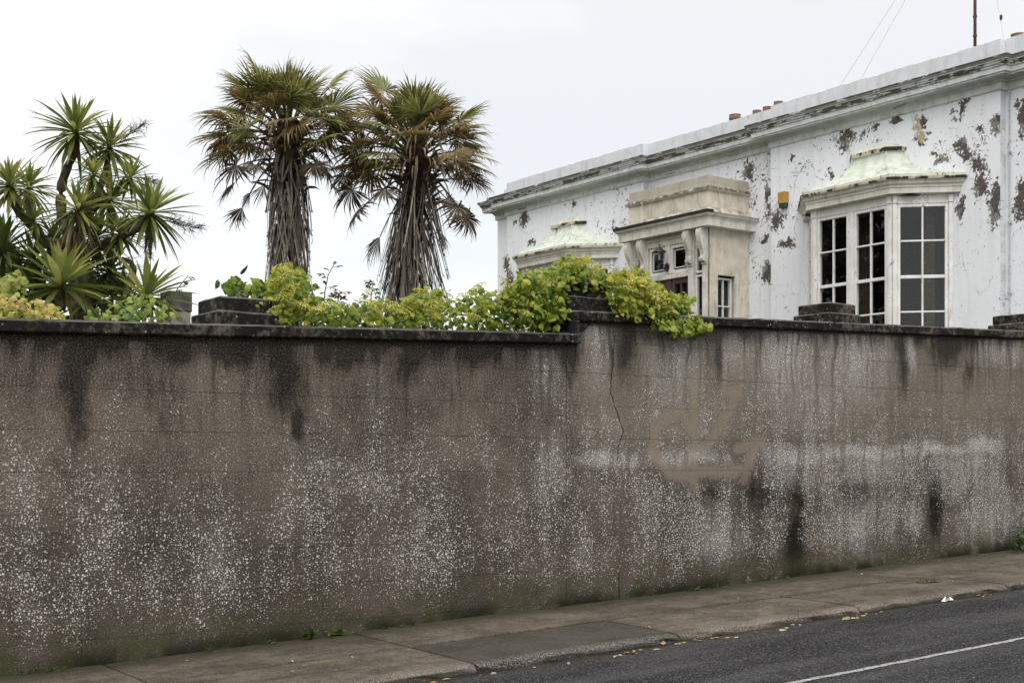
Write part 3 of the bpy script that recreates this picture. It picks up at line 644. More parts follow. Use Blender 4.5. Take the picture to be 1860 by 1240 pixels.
# ---- windows
def strip(par, O, da, dn, a0, a1, n0, n1, z0, z1, name, mat, ch=.004):
    mb = MB(); mb.obox(O, da, dn, a0, a1, n0, n1, z0, z1, ch); return mb.build(name, mat, par)
def sash(par, O, da, dn, a0, a1, zs, cols, n0=0., bar=.026, fw=.045, mid=None):
    # frame, glazing bars and one object per pane; zs = pane edges from the bottom up
    z0, z1 = zs[0], zs[-1]; mb = MB()
    mb.obox(O, da, dn, a0-fw, a0, n0-.05, n0+.012, z0-fw, z1+fw, .004); mb.obox(O, da, dn, a1, a1+fw, n0-.05, n0+.012, z0-fw, z1+fw, .004)
    mb.obox(O, da, dn, a0+.001, a1-.001, n0-.05, n0+.010, z1, z1+fw, .004); mb.obox(O, da, dn, a0+.001, a1-.001, n0-.05, n0+.010, z0-fw*1.3, z0, .004)
    mb.build('sash_frame', M_frame, par)
    w = (a1-a0)/cols; r = random.Random(int(a0*1000+z0*77))
    for i in range(1, cols): strip(par, O, da, dn, a0+w*i-bar/2, a0+w*i+bar/2, n0-.035, n0+.004, z0, z1, 'glazing_bar', M_frame)
    for k, z in enumerate(zs[1:-1]):
        b = bar if mid != k+1 else bar*1.9
        strip(par, O, da, dn, a0, a1, n0-.034, n0+.006, z-b/2, z+b/2, 'glazing_bar', M_frame)
    for i in range(cols):
        for k in range(len(zs)-1):
            mb = MB(); t = [r.uniform(-.0015, .0015) for _ in range(4)]; P = lambda a, n, z: (O[0]+da[0]*a+dn[0]*n, O[1]+da[1]*a+dn[1]*n, z)
            A, B = a0+w*i+.002, a0+w*(i+1)-.002
            mb.poly([P(A, n0-.018+t[0], zs[k]), P(B, n0-.018+t[1], zs[k]), P(B, n0-.018+t[2], zs[k+1]), P(A, n0-.018+t[3], zs[k+1])]); mb.build('pane', M_glass, par)
def bay(c, label):
    e = bpy.data.objects.new('bay_window', None); e.empty_display_size = .2; col.objects.link(e); e.location = (UH-BP, c, 3.1); setp0(e, house); e['label'] = label
    s2 = math.sqrt(.5)
    faces = [((UH-BP, c-BW), (0, 1), (-1, 0), 2*BW), ((UH, c-BW-BP), (-s2, s2), (-s2, -s2), BP/s2), ((UH-BP, c+BW), (s2, s2), (-s2, s2), BP/s2)]
    zs = [3.21, 3.731, 4.247, 4.776, 5.275]
    for k, (O, da, dn, L) in enumerate(faces):
        # corner posts, head panel, apron
        pw = .082 if k == 0 else .066
        for a0, a1 in ((.004, pw), (L-pw, L-.004)):
            strip(e, O, da, dn, a0, a1, -.07, .03, 3.05, 5.33, 'corner_post', M_frame, .006)
            strip(e, O, da, dn, a0-.003, a1+.003, -.06, .042, 5.331, 5.445, 'post_capital', M_frame, .006)
            strip(e, O, da, dn, a0+.02, a1-.02, .03, .036, 3.2, 5.28, 'post_panel', M_frame, .002)
        strip(e, O, da, dn, pw+.004, L-pw-.004, -.06, .012, 5.325, 5.445, 'head_panel', M_frame, .004)
        strip(e, O, da, dn, .0, L, -.06, .06, 3.05, 3.13, 'sill', M_frame, .008)
        strip(e, O, da, dn, .01, L-.01, -.06, .0, ZG-.4, 3.05, 'apron', M_corn, .002)
        if k == 0:
            sash(e, O, da, dn, pw+.050, L/2-.095, zs, 2, mid=2); sash(e, O, da, dn, L/2+.095, L-pw-.050, zs, 2, mid=2)
            strip(e, O, da, dn, L/2-.048, L/2+.048, -.06, .022, 3.13, 5.324, 'mullion', M_frame, .006)
        else: sash(e, O, da, dn, pw+.048, L-pw-.048, zs, 2, mid=2)
    def poly(p, w, z): return [(UH+.02, c-w-p, z), (UH-p, c-w, z), (UH-p, c+w, z), (UH+.02, c+w+p, z)]
    def loft(prof, name, mat, nsub=1, smooth=False):
        mb = MB(); rows = []
        for dl, z in prof:
            p, w = BP+dl, BW+dl*.4142; pp = poly(p, w, z); pp[0] = (UH+.02, c-w-p, z); rows.append([mb.vert(q) for q in pp])
        for a, b in zip(rows, rows[1:]):
            for i in range(3): mb.face(a[i], a[i+1], b[i+1], b[i])
        mb.face(*rows[0][::-1]); mb.face(*rows[-1]); return mb.build(name, mat, e, smooth)
    loft([(-.05, 5.445), (.035, 5.445), (.05, 5.46), (.115, 5.462), (.115, 5.545), (.0, 5.545)], 'fascia', M_trim)
    loft([(.0, 5.546), (.125, 5.546), (.13, 5.575), (.155, 5.60), (.165, 5.63), (.19, 5.652), (.0, 5.653)], 'eaves_moulding', M_trim)
    loft([(.0, 5.654), (.20, 5.654), (.205, 5.69), (.18, 5.695), (.0, 5.695)], 'gutter', M_gut)
    # flared roof, curved between eaves and the top kerb
    mb = MB(); rows = []; p0, w0, p1, w1 = BP+.175, BW+.075, .20, .322; N = 9
    rows.append([mb.vert(q) for q in poly(p0, w0, 5.65)])
    for i in range(N+1):
        s_ = i/N; b = (1-s_)**2.35; rr = [mb.vert(q) for q in poly(p1+(p0-p1)*b, w1+(w0-w1)*b, 5.735+(6.25-5.735)*s_)]; rows.append(rr)
    for a, b in zip(rows, rows[1:]):
        for i in range(3): mb.face(a[i], a[i+1], b[i+1], b[i])
    rf = mb.build('roof', M_copper, e)
    for sgn in (-1, 1):                                # rolled hips
        pts = []
        for i in range(N+1):
            b = (1-i/N)**2.35; pts.append((UH-(p1+(p0-p1)*b), c+sgn*(w1+(w0-w1)*b), 5.735+.515*i/N))
        mb = MB(); mb.tube(pts, .016, 6); mb.build('hip_roll', M_copper, e, True)
    mb = MB(); rows = []
    for p, w, z in ((p1-.02, w1-.01, 6.24), (p1+.025, w1+.012, 6.245), (p1+.03, w1+.014, 6.30), (p1+.005, w1, 6.318), (.005, w1-.16, 6.44)): rows.append([mb.vert(q) for q in poly(p, w, z)])
    for k, (a, b) in enumerate(zip(rows, rows[1:])):
        mb.cur = 1 if k in (1, 2) else 0
        for i in range(3): mb.face(a[i], a[i+1], b[i+1], b[i])
    mb.build('roof_kerb', [M_copper, M_gut], e)
    # the dim room and its curtains
    mb = MB(); x0, x1, y0, y1, z0, z1 = UH+.299, UH+4, c-1.9, c+1.9, 2.6, 5.9
    mb.poly([(x1, y0, z0), (x1, y0, z1), (x1, y1, z1), (x1, y1, z0)]); mb.poly([(x0, y0, z0), (x0, y0, z1), (x1, y0, z1), (x1, y0, z0)]); mb.poly([(x0, y1, z0), (x1, y1, z0), (x1, y1, z1), (x0, y1, z1)])
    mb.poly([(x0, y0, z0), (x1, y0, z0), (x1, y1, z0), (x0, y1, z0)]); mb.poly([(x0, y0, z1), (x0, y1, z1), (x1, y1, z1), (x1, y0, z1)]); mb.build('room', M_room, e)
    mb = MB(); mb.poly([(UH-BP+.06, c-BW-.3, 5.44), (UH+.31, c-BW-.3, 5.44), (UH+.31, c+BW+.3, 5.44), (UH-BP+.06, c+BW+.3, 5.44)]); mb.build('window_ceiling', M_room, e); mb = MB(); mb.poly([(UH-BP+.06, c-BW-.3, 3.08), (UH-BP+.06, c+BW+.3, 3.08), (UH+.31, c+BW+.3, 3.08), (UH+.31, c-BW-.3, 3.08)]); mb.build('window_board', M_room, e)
    for v0, v1, nf in ((c+.18, c+.62, 7), (c-.98, c-.80, 4)):
        mb = MB(); r = random.Random(4); prev = None
        for i in range(nf*6+1):
            t = i/(nf*6); v = v0+(v1-v0)*t; u = UH+.10+.035*math.sin(t*nf*2*math.pi)+r.uniform(-.006, .006)
            cur = (mb.vert((u, v, 3.1)), mb.vert((u, v, 5.42)))
            if prev: mb.face(prev[0], cur[0], cur[1], prev[1])
            prev = cur
        mb.build('curtain', M_curt, e, True)
    return e
def setp0(o, p): o.parent = p; o.matrix_parent_inverse = wmat(p).inverted()
bay(BAYS[0], 'bay window nearer the street, sky reflected in its angled side')
bay(BAYS[1], 'far bay window, half hidden by leaves on the wall')

# ---- porch
UP = 15.94; PV0, PV1 = 16.21, 2*CV-16.21
pe = bpy.data.objects.new('porch', None); pe.empty_display_size = .2; col.objects.link(pe); pe.location = (UP, CV, ZG); setp0(pe, house); pe['label'] = 'stained cream porch with scroll brackets and a tall blocking course'
fO, fa, fn = (UP, PV0), (0, 1), (-1, 0); sO, sa, sn = (UH+RC, PV0-.009), (-1, 0), (0, -1); PW, PD = PV1-PV0, UH+RC-UP
mb = MB()                                              # side wall towards the street, with its window opening
wa0, wa1, wz1, wz0 = UH+RC-16.60, UH+RC-16.17, 4.70, 3.3
def SP(a, z): return (sO[0]+sa[0]*a, sO[1], z)
for a0, a1, z0, z1 in ((0, wa0, ZG-.4, 5.50), (wa1, PD, ZG-.4, 5.50), (wa0, wa1, wz1, 5.50), (wa0, wa1, ZG-.4, wz0)): mb.poly([SP(a0, z0), SP(a1, z0), SP(a1, z1), SP(a0, z1)])
for a in (wa0, wa1): mb.poly([(sO[0]-a, PV0, wz0), (sO[0]-a, PV0+.1, wz0), (sO[0]-a, PV0+.1, wz1), (sO[0]-a, PV0, wz1)])
mb.poly([(sO[0]-wa0, PV0, wz1), (sO[0]-wa1, PV0, wz1), (sO[0]-wa1, PV0+.1, wz1), (sO[0]-wa0, PV0+.1, wz1)])
mb.build('side_wall', M_cream, pe)
mb = MB(); mb.poly([(UP, PV1, ZG-.4), (UP, PV1, 5.5), (UH+RC, PV1, 5.5), (UH+RC, PV1, ZG-.4)]); mb.build('side_wall', M_cream, pe)
sash(pe, (sO[0], PV0+.06), sa, sn, wa0+.075, wa1-.035, [3.35, 3.76, 4.18, 4.63], 2, 0, .022, .034)
strip(pe, sO, sa, sn, wa0-.06, wa0+.02, -.03, .012, 3.25, wz1+.05, 'window_surround', M_trim); 
mb = MB(); pts = [(15.955, 16.199, 5.47), (15.96, 16.199, 5.05), (15.952, 16.199, 4.6), (15.957, 16.199, 4.2), (15.95, 16.199, 3.6)]
mb.tube(pts, [.010, .007, .010, .006, .008], 5); mb.build('corner_crack', M_lead, pe)
mb = MB(); i0, i1, j0, j1, k0, k1 = UP+.13, UH+RC-.03, PV0+.12, PV1-.03, ZG, 5.47       # near-black panels added inside the porch, painting its dimness behind the glass
mb.poly([(i1, j0, k0), (i1, j0, k1), (i1, j1, k1), (i1, j1, k0)]); mb.poly([(i0, j1, k0), (i1, j1, k0), (i1, j1, k1), (i0, j1, k1)]); mb.poly([(i0, j0, k1), (i0, j1, k1), (i1, j1, k1), (i1, j0, k1)]); mb.poly([(i0, j0, k0), (i1, j0, k0), (i1, j1, k0), (i0, j1, k0)]); mb.build('dark_backing', M_room, pe)
# front: pilasters, side lights, transom lights and doors
def fs(a0, a1, n0, n1, z0, z1, name, mat, ch=.006): return strip(pe, fO, fa, fn, a0, a1, n0, n1, z0, z1, name, mat, ch)
pil = [(.0, .12), (.33, .46), (PW-.46, PW-.33), (PW-.12, PW)]
for a0, a1 in pil:
    fs(a0, a1, -.1, .02, ZG-.4, 4.86, 'pilaster', M_trim); fs(a0-.004, a1+.004, -.1, .035, 4.862, 4.90, 'pilaster_band', M_trim); fs(a0, a1, -.1, .015, 4.902, 5.48, 'pilaster_head', M_trim)
fs(.12, .33, -.1, -.03, 5.20, 5.48, 'panel', M_trim); fs(PW-.33, PW-.12, -.1, -.03, 5.20, 5.48, 'panel', M_trim)
for a0, a1 in ((.155, .30), (PW-.30, PW-.155)):
    sash(pe, fO, fa, fn, a0, a1, [2.6, 3.4, 3.95, 4.68], 1, -.045, .022, .03); sash(pe, fO, fa, fn, a0, a1, [4.78, 5.16], 1, -.045, .02, .03)
fs(.46, PW-.46, -.1, .0, 5.30, 5.48, 'head_panel', M_trim); fs(.46, PW-.46, -.1, .03, 5.40, 5.43, 'head_moulding', M_trim, .008)
fs(.46, PW-.46, -.1, .01, 4.71, 4.80, 'transom', M_trim); fs(PW/2-.055, PW/2+.055, -.1, .012, 4.80, 5.30, 'centre_post', M_trim)
for a0, a1 in ((.53, PW/2-.10), (PW/2+.10, PW-.53)):
    sash(pe, fO, fa, fn, a0, a1, [4.86, 5.24], 1, -.03, .02, .05)
    for da_ in (.045,): 
        mb = MB()
        for q0, q1, y0, y1 in ((a0+.03, a1-.03, 5.195, 5.21), (a0+.03, a1-.03, 4.89, 4.905), (a0+.03, a0+.045, 4.89, 5.21), (a1-.045, a1-.03, 4.89, 5.21)): mb.obox(fO, fa, fn, q0, q1, -.05, -.034, y0, y1)
        mb.build('margin_bar', M_frame, pe)
fs(PW/2-.05, PW/2+.05, -.1, -.02, ZG-.4, 4.71, 'door_stile', M_door)
for a0, a1 in ((.46, PW/2-.05), (PW/2+.05, PW-.46)):
    w = a1-a0; dz = fs(a0+.003, a0+.085, -.1, -.03, ZG-.4, 4.705, 'door', M_door)
    fs(a1-.085, a1-.003, -.1, -.03, ZG-.4, 4.705, 'door_stile', M_door); fs(a0+.086, a1-.086, -.1, -.03, 4.61, 4.704, 'door_rail', M_door); fs(a0+.086, a1-.086, -.1, -.03, ZG-.4, 3.3, 'door_panel', M_door); fs((a0+a1)/2-.02, (a0+a1)/2+.02, -.09, -.035, 3.3, 4.61, 'door_bar', M_door)
    for b0, b1 in ((a0+.086, (a0+a1)/2-.02), ((a0+a1)/2+.02, a1-.086)):
        mb = MB(); mb.poly([(UP+.06, PV0+b0, 3.3), (UP+.06, PV0+b0, 4.61), (UP+.06, PV0+b1, 4.61), (UP+.06, PV0+b1, 3.3)]); mb.build('pane', M_glass, pe)
# scroll brackets
def bracket(a):
    prof = [(0, 0), (.05, 0), (.085, .015), (.10, .05), (.085, .075), (.06, .08), (.055, .13), (.075, .20), (.11, .27), (.145, .35), (.165, .43), (.165, .50), (.14, .545), (.10, .565), (.0, .57)]
    b_ = None
    for w0, w1, k in ((a-.048, a-.018, 1.), (a-.018, a+.018, .93), (a+.018, a+.048, 1.)):
        mb = MB(); mb.prism([(UP-.02-x*k, PV0+w0, 4.905+z) for x, z in prof], (0, w1-w0-.001, 0)); o = mb.build('scroll_bracket' if b_ is None else 'bracket_rib', M_trim, pe if b_ is None else b_); b_ = b_ or o
    mb = MB(); mb.obox(fO, fa, fn, a-.04, a+.04, .015, .17, 5.476, 5.50); mb.build('bracket_cap', M_trim, b_)
for a0, a1 in pil: bracket((a0+a1)/2)
# entablature and lead edge of the porch roof
def ring(d0, name, mat, prof):
    mb = MB(); rows = []
    for d, z in prof: rows.append([mb.vert(q) for q in ((UH+RC+.02, PV0-d, z), (UP-d, PV0-d, z), (UP-d, PV1+d, z), (UH+RC+.02, PV1+d, z))])
    for a, b in zip(rows, rows[1:]):
        for i in range(3): mb.face(a[i], a[i+1], b[i+1], b[i])
    mb.face(*rows[0][::-1]); mb.face(*rows[-1]); return mb.build(name, mat, pe)
ring(0, 'fascia', M_trim, [(-.1, 5.479), (.055, 5.479), (.155, 5.481), (.155, 5.60), (0, 5.60)])
ring(0, 'eaves_moulding', M_trim, [(0, 5.601), (.16, 5.601), (.165, 5.625), (.20, 5.65), (.215, 5.685), (0, 5.685)])
mb = MB(); mb.obox(fO, fa, fn, -.225, PW+.225, .08, .228, 5.687, 5.735); mb.build('lead_edge', M_lead, pe)
mb = MB(); rows = []
for d, z in ((.22, 5.686), (.225, 5.70), (.12, 5.72), (.05, 5.76), (.01, 5.83)): rows.append([mb.vert(q) for q in ((UH+RC+.02, PV0-d, z), (UP-d+(.05 if z < 5.73 else 0), PV0-d, z), (UP-d+(.05 if z < 5.73 else 0), PV1+d, z), (UH+RC+.02, PV1+d, z))])
for a, b in zip(rows, rows[1:]):
    for i in range(3): mb.face(a[i], a[i+1], b[i+1], b[i])
mb.build('porch_roof', M_cream, pe)
mb = MB(); r = random.Random(8); rows = []           # blocking course with a ledge and a ragged top
def rc_(d, z, jit=0):
    row = []
    for (x0, y0), (x1, y1), n in (((UH+RC+.02, PV0-d), (UP-d, PV0-d), 8), ((UP-d, PV0-d), (UP-d, PV1-.36), 12), ((UP-d-.045, PV1-.36), (UP-d-.045, PV1+d), 4), ((UP-d, PV1+d), (UH+RC+.02, PV1+d), 1)):
        for i in range(n+1): row.append(mb.vert((x0+(x1-x0)*i/n, y0+(y1-y0)*i/n, z+r.uniform(-jit, jit))))
    return row
for d, z, j in ((0, 5.75, 0), (0, 6.10, 0), (.035, 6.115, .003), (.055, 6.145, .005), (.05, 6.165, .005), (.0, 6.185, .004), (-.005, 6.36, .006), (-.2, 6.365, .004)): rows.append(rc_(d, z, j))
for a, b in zip(rows, rows[1:]):
    for i in range(len(a)-1): mb.face(a[i], a[i+1], b[i+1], b[i])
mb.face(*rows[-1]); mb.build('blocking_course', M_cream, pe)

# ------------------------------------------------------------------ fittings on the house
lan = thing('wall_lantern', 'black carriage lantern with glass shade fixed between the porch door lights', 'lantern', (UP-.02, CV, 4.85))
lc = (UP-.20, CV, 4.96)
M_lglass = M_glass
mb = MB(); mb.lathe(lc, [(.012, .34), (.016, .325), (.008, .31), (.02, .30), (.03, .285), (.06, .262), (.105, .225), (.118, .21), (.118, .20), (.0, .20)], 14); mb.build('hood', M_iron, lan, True)
mb = MB(); mb.lathe(lc, [(.085, .198), (.088, .15), (.08, .10), (.062, .06), (.045, .045)], 14); mb.build('glass_shade', M_lglass, lan, True)
mb = MB(); mb.lathe((lc[0], lc[1], lc[2]+.08), [(.004, .09), (.022, .07), (.026, .045), (.016, .01), (.01, -.03)], 10); mb.build('bulb', plain('milk_bulb', (.6, .6, .58), (.7, .7, .68)), lan, True)
for k in range(6):
    a = k*math.pi/3; mb = MB(); mb.tube([(lc[0]+r_*math.cos(a), lc[1]+r_*math.sin(a), lc[2]+z) for r_, z in ((.09, .2), (.091, .15), (.083, .10), (.065, .06))], .004, 4); mb.build('cage_bar', M_iron, lan)
mb = MB(); mb.lathe(lc, [(.07, .055), (.066, .04), (.03, .03), (.018, .0), (.03, -.02), (.012, -.05), (.02, -.07), (.0, -.11)], 12); mb.build('base', M_iron, lan, True)
mb = MB(); mb.tube([(lc[0], lc[1], lc[2]+.0), (lc[0]+.05, lc[1], lc[2]-.055), (lc[0]+.11, lc[1], lc[2]-.06), (UP-.02, lc[1], lc[2]-.04)], .013, 6); mb.tube([(lc[0]+.02, lc[1], lc[2]-.01), (lc[0]+.09, lc[1], lc[2]+.0), (UP-.02, lc[1], lc[2]-.02)], .008, 5); mb.build('arm', M_iron, lan, True)
mb = MB(); n = 12; mb.prism([(UP-.012, CV+.055*math.cos(q*2*math.pi/n), 4.92+.075*math.sin(q*2*math.pi/n)) for q in range(n)], (-.02, 0, 0)); mb.build('back_plate', M_iron, lan)

a0, a1 = onu(1414, 350, UH-.05), onu(1429, 376, UH-.05)
al = thing('alarm_box', 'mustard yellow alarm box with dark green foot on the peeling wall', 'alarm box', (UH, a0.y, a1.z))
yy0, yy1, zz0, zz1 = a1.y, a0.y, onu(1422, 377, UH-.05).z, onu(1422, 349, UH-.05).z
mb = MB(); zq = zz0+(zz1-zz0)*.26
mb.prism([(UH-.001, yy0, zq), (UH-.075, yy0+.01, zq), (UH-.09, yy0+.03, zq), (UH-.09, yy1-.03, zq), (UH-.075, yy1-.01, zq), (UH-.001, yy1, zq)], (0, 0, zz1-zq)); mb.build('cover', plain('mustard_plastic', (.36, .21, .045), (.46, .28, .07), 12, .45), al)
mb = MB(); mb.prism([(UH-.001, yy0+.012, zz0), (UH-.06, yy0+.02, zz0), (UH-.078, yy0+.035, zz0), (UH-.078, yy1-.035, zz0), (UH-.06, yy1-.02, zz0), (UH-.001, yy1-.012, zz0)], (0, 0, zq-zz0)); mb.build('foot', plain('dark_green_plastic', (.012, .05, .04), (.02, .07, .06), 12, .4), al)

mb = MB(); py = onu(1834, 300, UH+RC-.02).y
mb.tube([(UH+RC-.025, py, 2.2), (UH+RC-.025, py, 5.3), (UH+RC-.025, py, 6.94)], .011, 6); dp = mb.build('cable_pipe', M_pipe, house)
for z in (3.9, 4.9, 5.9): mb = MB(); mb.obox((UH+RC, py), (0, 1), (-1, 0), -.025, .025, 0, .04, z, z+.03); mb.build('pipe_clip', M_pipe, dp)

def pots(lst, u, nm):
    st = None
    for x, y, w in lst:
        c = onu(x, y, u); d = c.x*SN+c.y*CS; r_ = w*d/F/2
        if st is None:
            ys = [onu(q[0], q[1], u).y for q in lst]; mb = MB(); mb.box(u-.25, u+.25, min(ys)-.35, max(ys)+.35, 7.1, min(7.45, c.z-.05)); st = mb.build('chimney_stack', M_cream, house)
        mb = MB(); mb.lathe((u, c.y, c.z), [(r_*.86, -.5), (r_*.86, -.10), (r_*1.0, -.08), (r_*1.0, -.05), (r_*.92, -.04), (r_*.95, -.01), (r_, 0), (r_*.8, 0), (r_*.78, -.2)], 14); mb.build('chimney_pot', M_terra, st, True)
pots([(1335, 209, 22), (1375, 201.5, 17), (1394, 195, 18), (1414, 185.5, 18)], UH+1.5, 'far'); pots([(1849, 63, 26)], UH+1.3, 'near')
# mast with three guy wires
um = UH+2.0; mt = onu(1771, -215, um); mbse = (um, mt.y, 7.12)
mast = thing('roof_mast', 'thin rusty brown pole standing on the roof', 'pole', mbse)
mb = MB(); mb.tube([mbse, (um, mt.y, mt.z)], .027, 8); mb.build('pole', M_mast, mast, True)
for y in (29, 64): p = onu(1771, y, um); mb = MB(); mb.lathe((um, mt.y, p.z), [(.027, -.03), (.034, -.028), (.034, .0), (.027, .002)], 8); mb.build('collar', M_mast, mast)
M_wire = plain('thin_grey_wire', (.45, .45, .45), (.6, .6, .6))
for (x, y), lb in (((1519, 156), 'thin guy wire running down left from the mast, the farther left of two'), ((1556, 146), 'thin guy wire running down left from the mast, the nearer of two to it'), ((1824, 62), 'thin guy wire with a small black insulator right of the mast')):
    p = onu(x, y, UH+.3); d = (p-mt); w = thing('guy_wire', lb, 'wire', p, 'guy wires of the roof mast')
    mb = MB(); mb.tube([mt, mt+d*.5, p-Vector((0, 0, .1))], .0045, 4); mb.build('strand', M_wire, w)
    if x > 1800: q = mt+d*((35+215)/(62+215)); mb = MB(); mb.lathe(q, [(.0, .045), (.018, .03), (.022, 0), (.018, -.03), (.0, -.045)], 8); mb.build('insulator', M_iron, w)

# ------------------------------------------------------------------ plants
def m_leaf(name, cols, tip=None, tipat=(.6, 1.), trans=.25, rough=.5, spec=.35, objrand=.0):
    # cols: colours picked per leaf by the stored number r; t runs along the leaf
    s = NT(name); t = s.attr('t'); r = s.attr('r')
    if objrand: r = s.m('FRACT', s.m('MULTIPLY_ADD', s.rnd(), objrand, r))
    st = [(i/(len(cols)-1), c) for i, c in enumerate(cols)]
    c = s.ramp(r, *st)
    c = s.mix(s.m('MULTIPLY', s.ss(s.noise(s.obj(), 9, 2), .4, .7), .3), c, tuple(q*.6 for q in cols[0]))
    if tip: c = s.mix(s.ss(s.m('ADD', t, s.m('MULTIPLY', s.m('SUBTRACT', r, .5), .35)), *tipat), c, tip)
    return s.out(c, rough, None, spec, trans)
class LB(MB):                         # mesh builder with a second attribute r (one number per leaf)
    def __init__(s): super().__init__(); s.r = []; s.rv = 0.
    def vert(s, p): s.r.append(s.rv); return super().vert(p)
    def mesh(s, name, mats, smooth=False):
        me = super().mesh(name, mats, smooth)
        if 't' not in me.attributes:
            at = me.attributes.new('t', 'FLOAT', 'POINT'); at.data.foreach_set('value', s.a)
        at = me.attributes.new('r', 'FLOAT', 'POINT'); at.data.foreach_set('value', s.r); return me
def orient(d, up=Vector((0, 0, 1))):
    d = d.normalized(); y = up.cross(d)
    if y.length < 1e-3: y = Vector((0, 1, 0)).cross(d)
    y.normalize(); return d, y, d.cross(y)
def blade(mb, base, d, L, w, bend=.5, fold=.25, n=4, twist=0., side=None, shape=0):
    # a strap leaf that starts along d and bends down; folded along its midrib
    x, y, z = orient(Vector(d))
    if side is not None: y = side
    p = Vector(base); dr = x.copy(); prev = None
    for i in range(n+1):
        t = i/n; mb.at = t
        ww = w*((.35+.65*min(1, t*3.2)) if t < .45 else max(0., 1-((t-.45)/.55)**1.6)) if shape == 0 else w*(1-t)
        up = dr.cross(y).normalized()*-1 if False else y.cross(dr)*-1
        a = mb.vert(p+y*ww/2+up*fold*ww); b = mb.vert(p); c = mb.vert(p-y*ww/2+up*fold*ww)
        if prev: mb.face(prev[0], prev[1], b, a); mb.face(prev[1], prev[2], c, b)
        prev = (a, b, c)
        dr = (dr+Vector((0, 0, -1))*bend*(.35+t)/n).normalized(); p = p+dr*L/n
def m_dstalk():
    s = NT('dead_grey_stalk'); n = s.noise(s.pos(), 11, 3)
    c = s.ramp(s.m('FRACT', s.m('MULTIPLY', s.rnd(), 7.3)), (0, (.050, .042, .036)), (.4, (.13, .112, .094)), (.75, (.25, .22, .185)), (1, (.40, .36, .30)))
    return s.out(s.mix(s.m('MULTIPLY', s.ss(n, .4, .7), .5), c, (.05, .038, .03)), .9, None, .1)
M_bark = plain('fibrous_bark', (.018, .013, .010), (.055, .042, .032), 18, .95, .6, .1); M_cbark = plain('grey_brown_bark', (.05, .038, .028), (.14, .112, .085), 22, .95, .5, .1)
M_stalk = plain('green_leaf_stalk', (.06, .06, .02), (.12, .10, .04), 20, .6); M_dstalk = m_dstalk()
M_fg = m_leaf('palm_leaf_green', [(.070, .095, .022), (.155, .19, .040), (.29, .30, .072), (.54, .51, .29)], (.27, .18, .075), (.70, 1.0), .38, .42, .4, .37)
M_fm = m_leaf('palm_leaf_browning', [(.10, .11, .026), (.19, .165, .038), (.36, .22, .045), (.21, .16, .065), (.38, .32, .17)], (.21, .13, .075), (.40, .85), .36, .5, .3, .37)
M_fd = m_leaf('palm_leaf_dead', [(.070, .048, .036), (.125, .085, .060), (.20, .15, .10), (.32, .25, .17)], (.10, .07, .06), (.4, .9), .18, .8, .15, .37)
M_straw = m_leaf('straw_leaf_strip', [(.10, .11, .035), (.20, .17, .06), (.34, .29, .16), (.50, .44, .29)], (.30, .22, .13), (.6, 1.), .3, .6, .2)
def fan(rnd, Rr, nseg, spread, droop, ragged, mat):
    mb = LB()
    for i in range(nseg):
        a = (-.5+(i+.5)/nseg)*spread+rnd.uniform(-.03, .03); L = Rr*(.72+.28*math.cos(a*.62))*rnd.uniform(1-ragged, 1.04)
        mb.rv = rnd.random(); dang = spread/nseg; pz = 0; prev = None; dz = -.15+.25*abs(a)*.3; br = rnd.random() < ragged*.9; bp = rnd.uniform(.45, .75)
        p = Vector((0, 0, 0)); d = Vector((math.cos(a), math.sin(a), .10+.10*math.cos(a))).normalized(); sd = Vector((-math.sin(a), math.cos(a), 0)); n = 6
        for k in range(n+1):
            t = k/n; mb.at = t; s_ = t*L
            w = min(s_*dang*1.02, Rr*.46*dang)*(1. if t < .5 else max(.04, 1-((t-.5)/.5)**1.15)); up = sd.cross(d)*-1
            A = mb.vert(p+sd*w/2-up*w*.25); B = mb.vert(p+up*w*.1); C = mb.vert(p-sd*w/2-up*w*.25)
            if prev: mb.face(prev[0], prev[1], B, A); mb.face(prev[1], prev[2], C, B)
            prev = (A, B, C)
            g = droop*(.2+1.5*t*t)/n
            if br and t > bp: g += 1.5/n*2
            d = (d+Vector((0, 0, -1))*g+sd*rnd.uniform(-.05, .05)*ragged).normalized(); p = p+d*L/n
    return mb.mesh('frond', mat)
pr = random.Random(21)
FANS = {k: [fan(pr, .50*pr.uniform(.9, 1.1), pr.choice((30, 34, 38)), R(pr.uniform(200, 265)), dr*pr.uniform(.7, 1.3), rg, m) for _ in range(7)] for k, (dr, rg, m) in
        {'g': (1.0, .32, M_fg), 'm': (1.5, .42, M_fm), 'd': (1.7, .5, M_fd)}.items()}
# dead fans hang folded and narrow
FANS['h'] = [fan(pr, .48*pr.uniform(.9, 1.1), 18, R(pr.uniform(60, 120)), .5, .5, M_fd) for _ in range(4)]
def rot_to(d, roll):
    x, y, z = orient(d); m = Matrix((x, y, z)).transposed(); return (m @ Matrix.Rotation(roll, 3, 'X')).to_quaternion()
def frond(palm, base, hub, kind, sc_=1., roll=0., sag=.12, rnd=pr, droop=0.):
    base, hub = Vector(base), Vector(hub); d = hub-base; L = d.length
    me = rnd.choice(FANS[kind]); o = bpy.data.objects.new('frond', me); col.objects.link(o)
    dd = d.normalized()+Vector((0, 0, -droop)); o.rotation_mode = 'QUATERNION'; o.rotation_quaternion = rot_to(dd, roll); o.location = hub; o.scale = (sc_,)*3; setp0(o, palm)
    mb = MB(); pts = []
    for i in range(5):
        t = i/4; pts.append(base+d*t+Vector((0, 0, sag*L*math.sin(math.pi*t))))
    mb.tube(pts, [.016, .012, .010, .008, .007], 5)
    st = mb.build('stalk', M_stalk if kind in 'gm' else M_dstalk, None); setp(st, o)
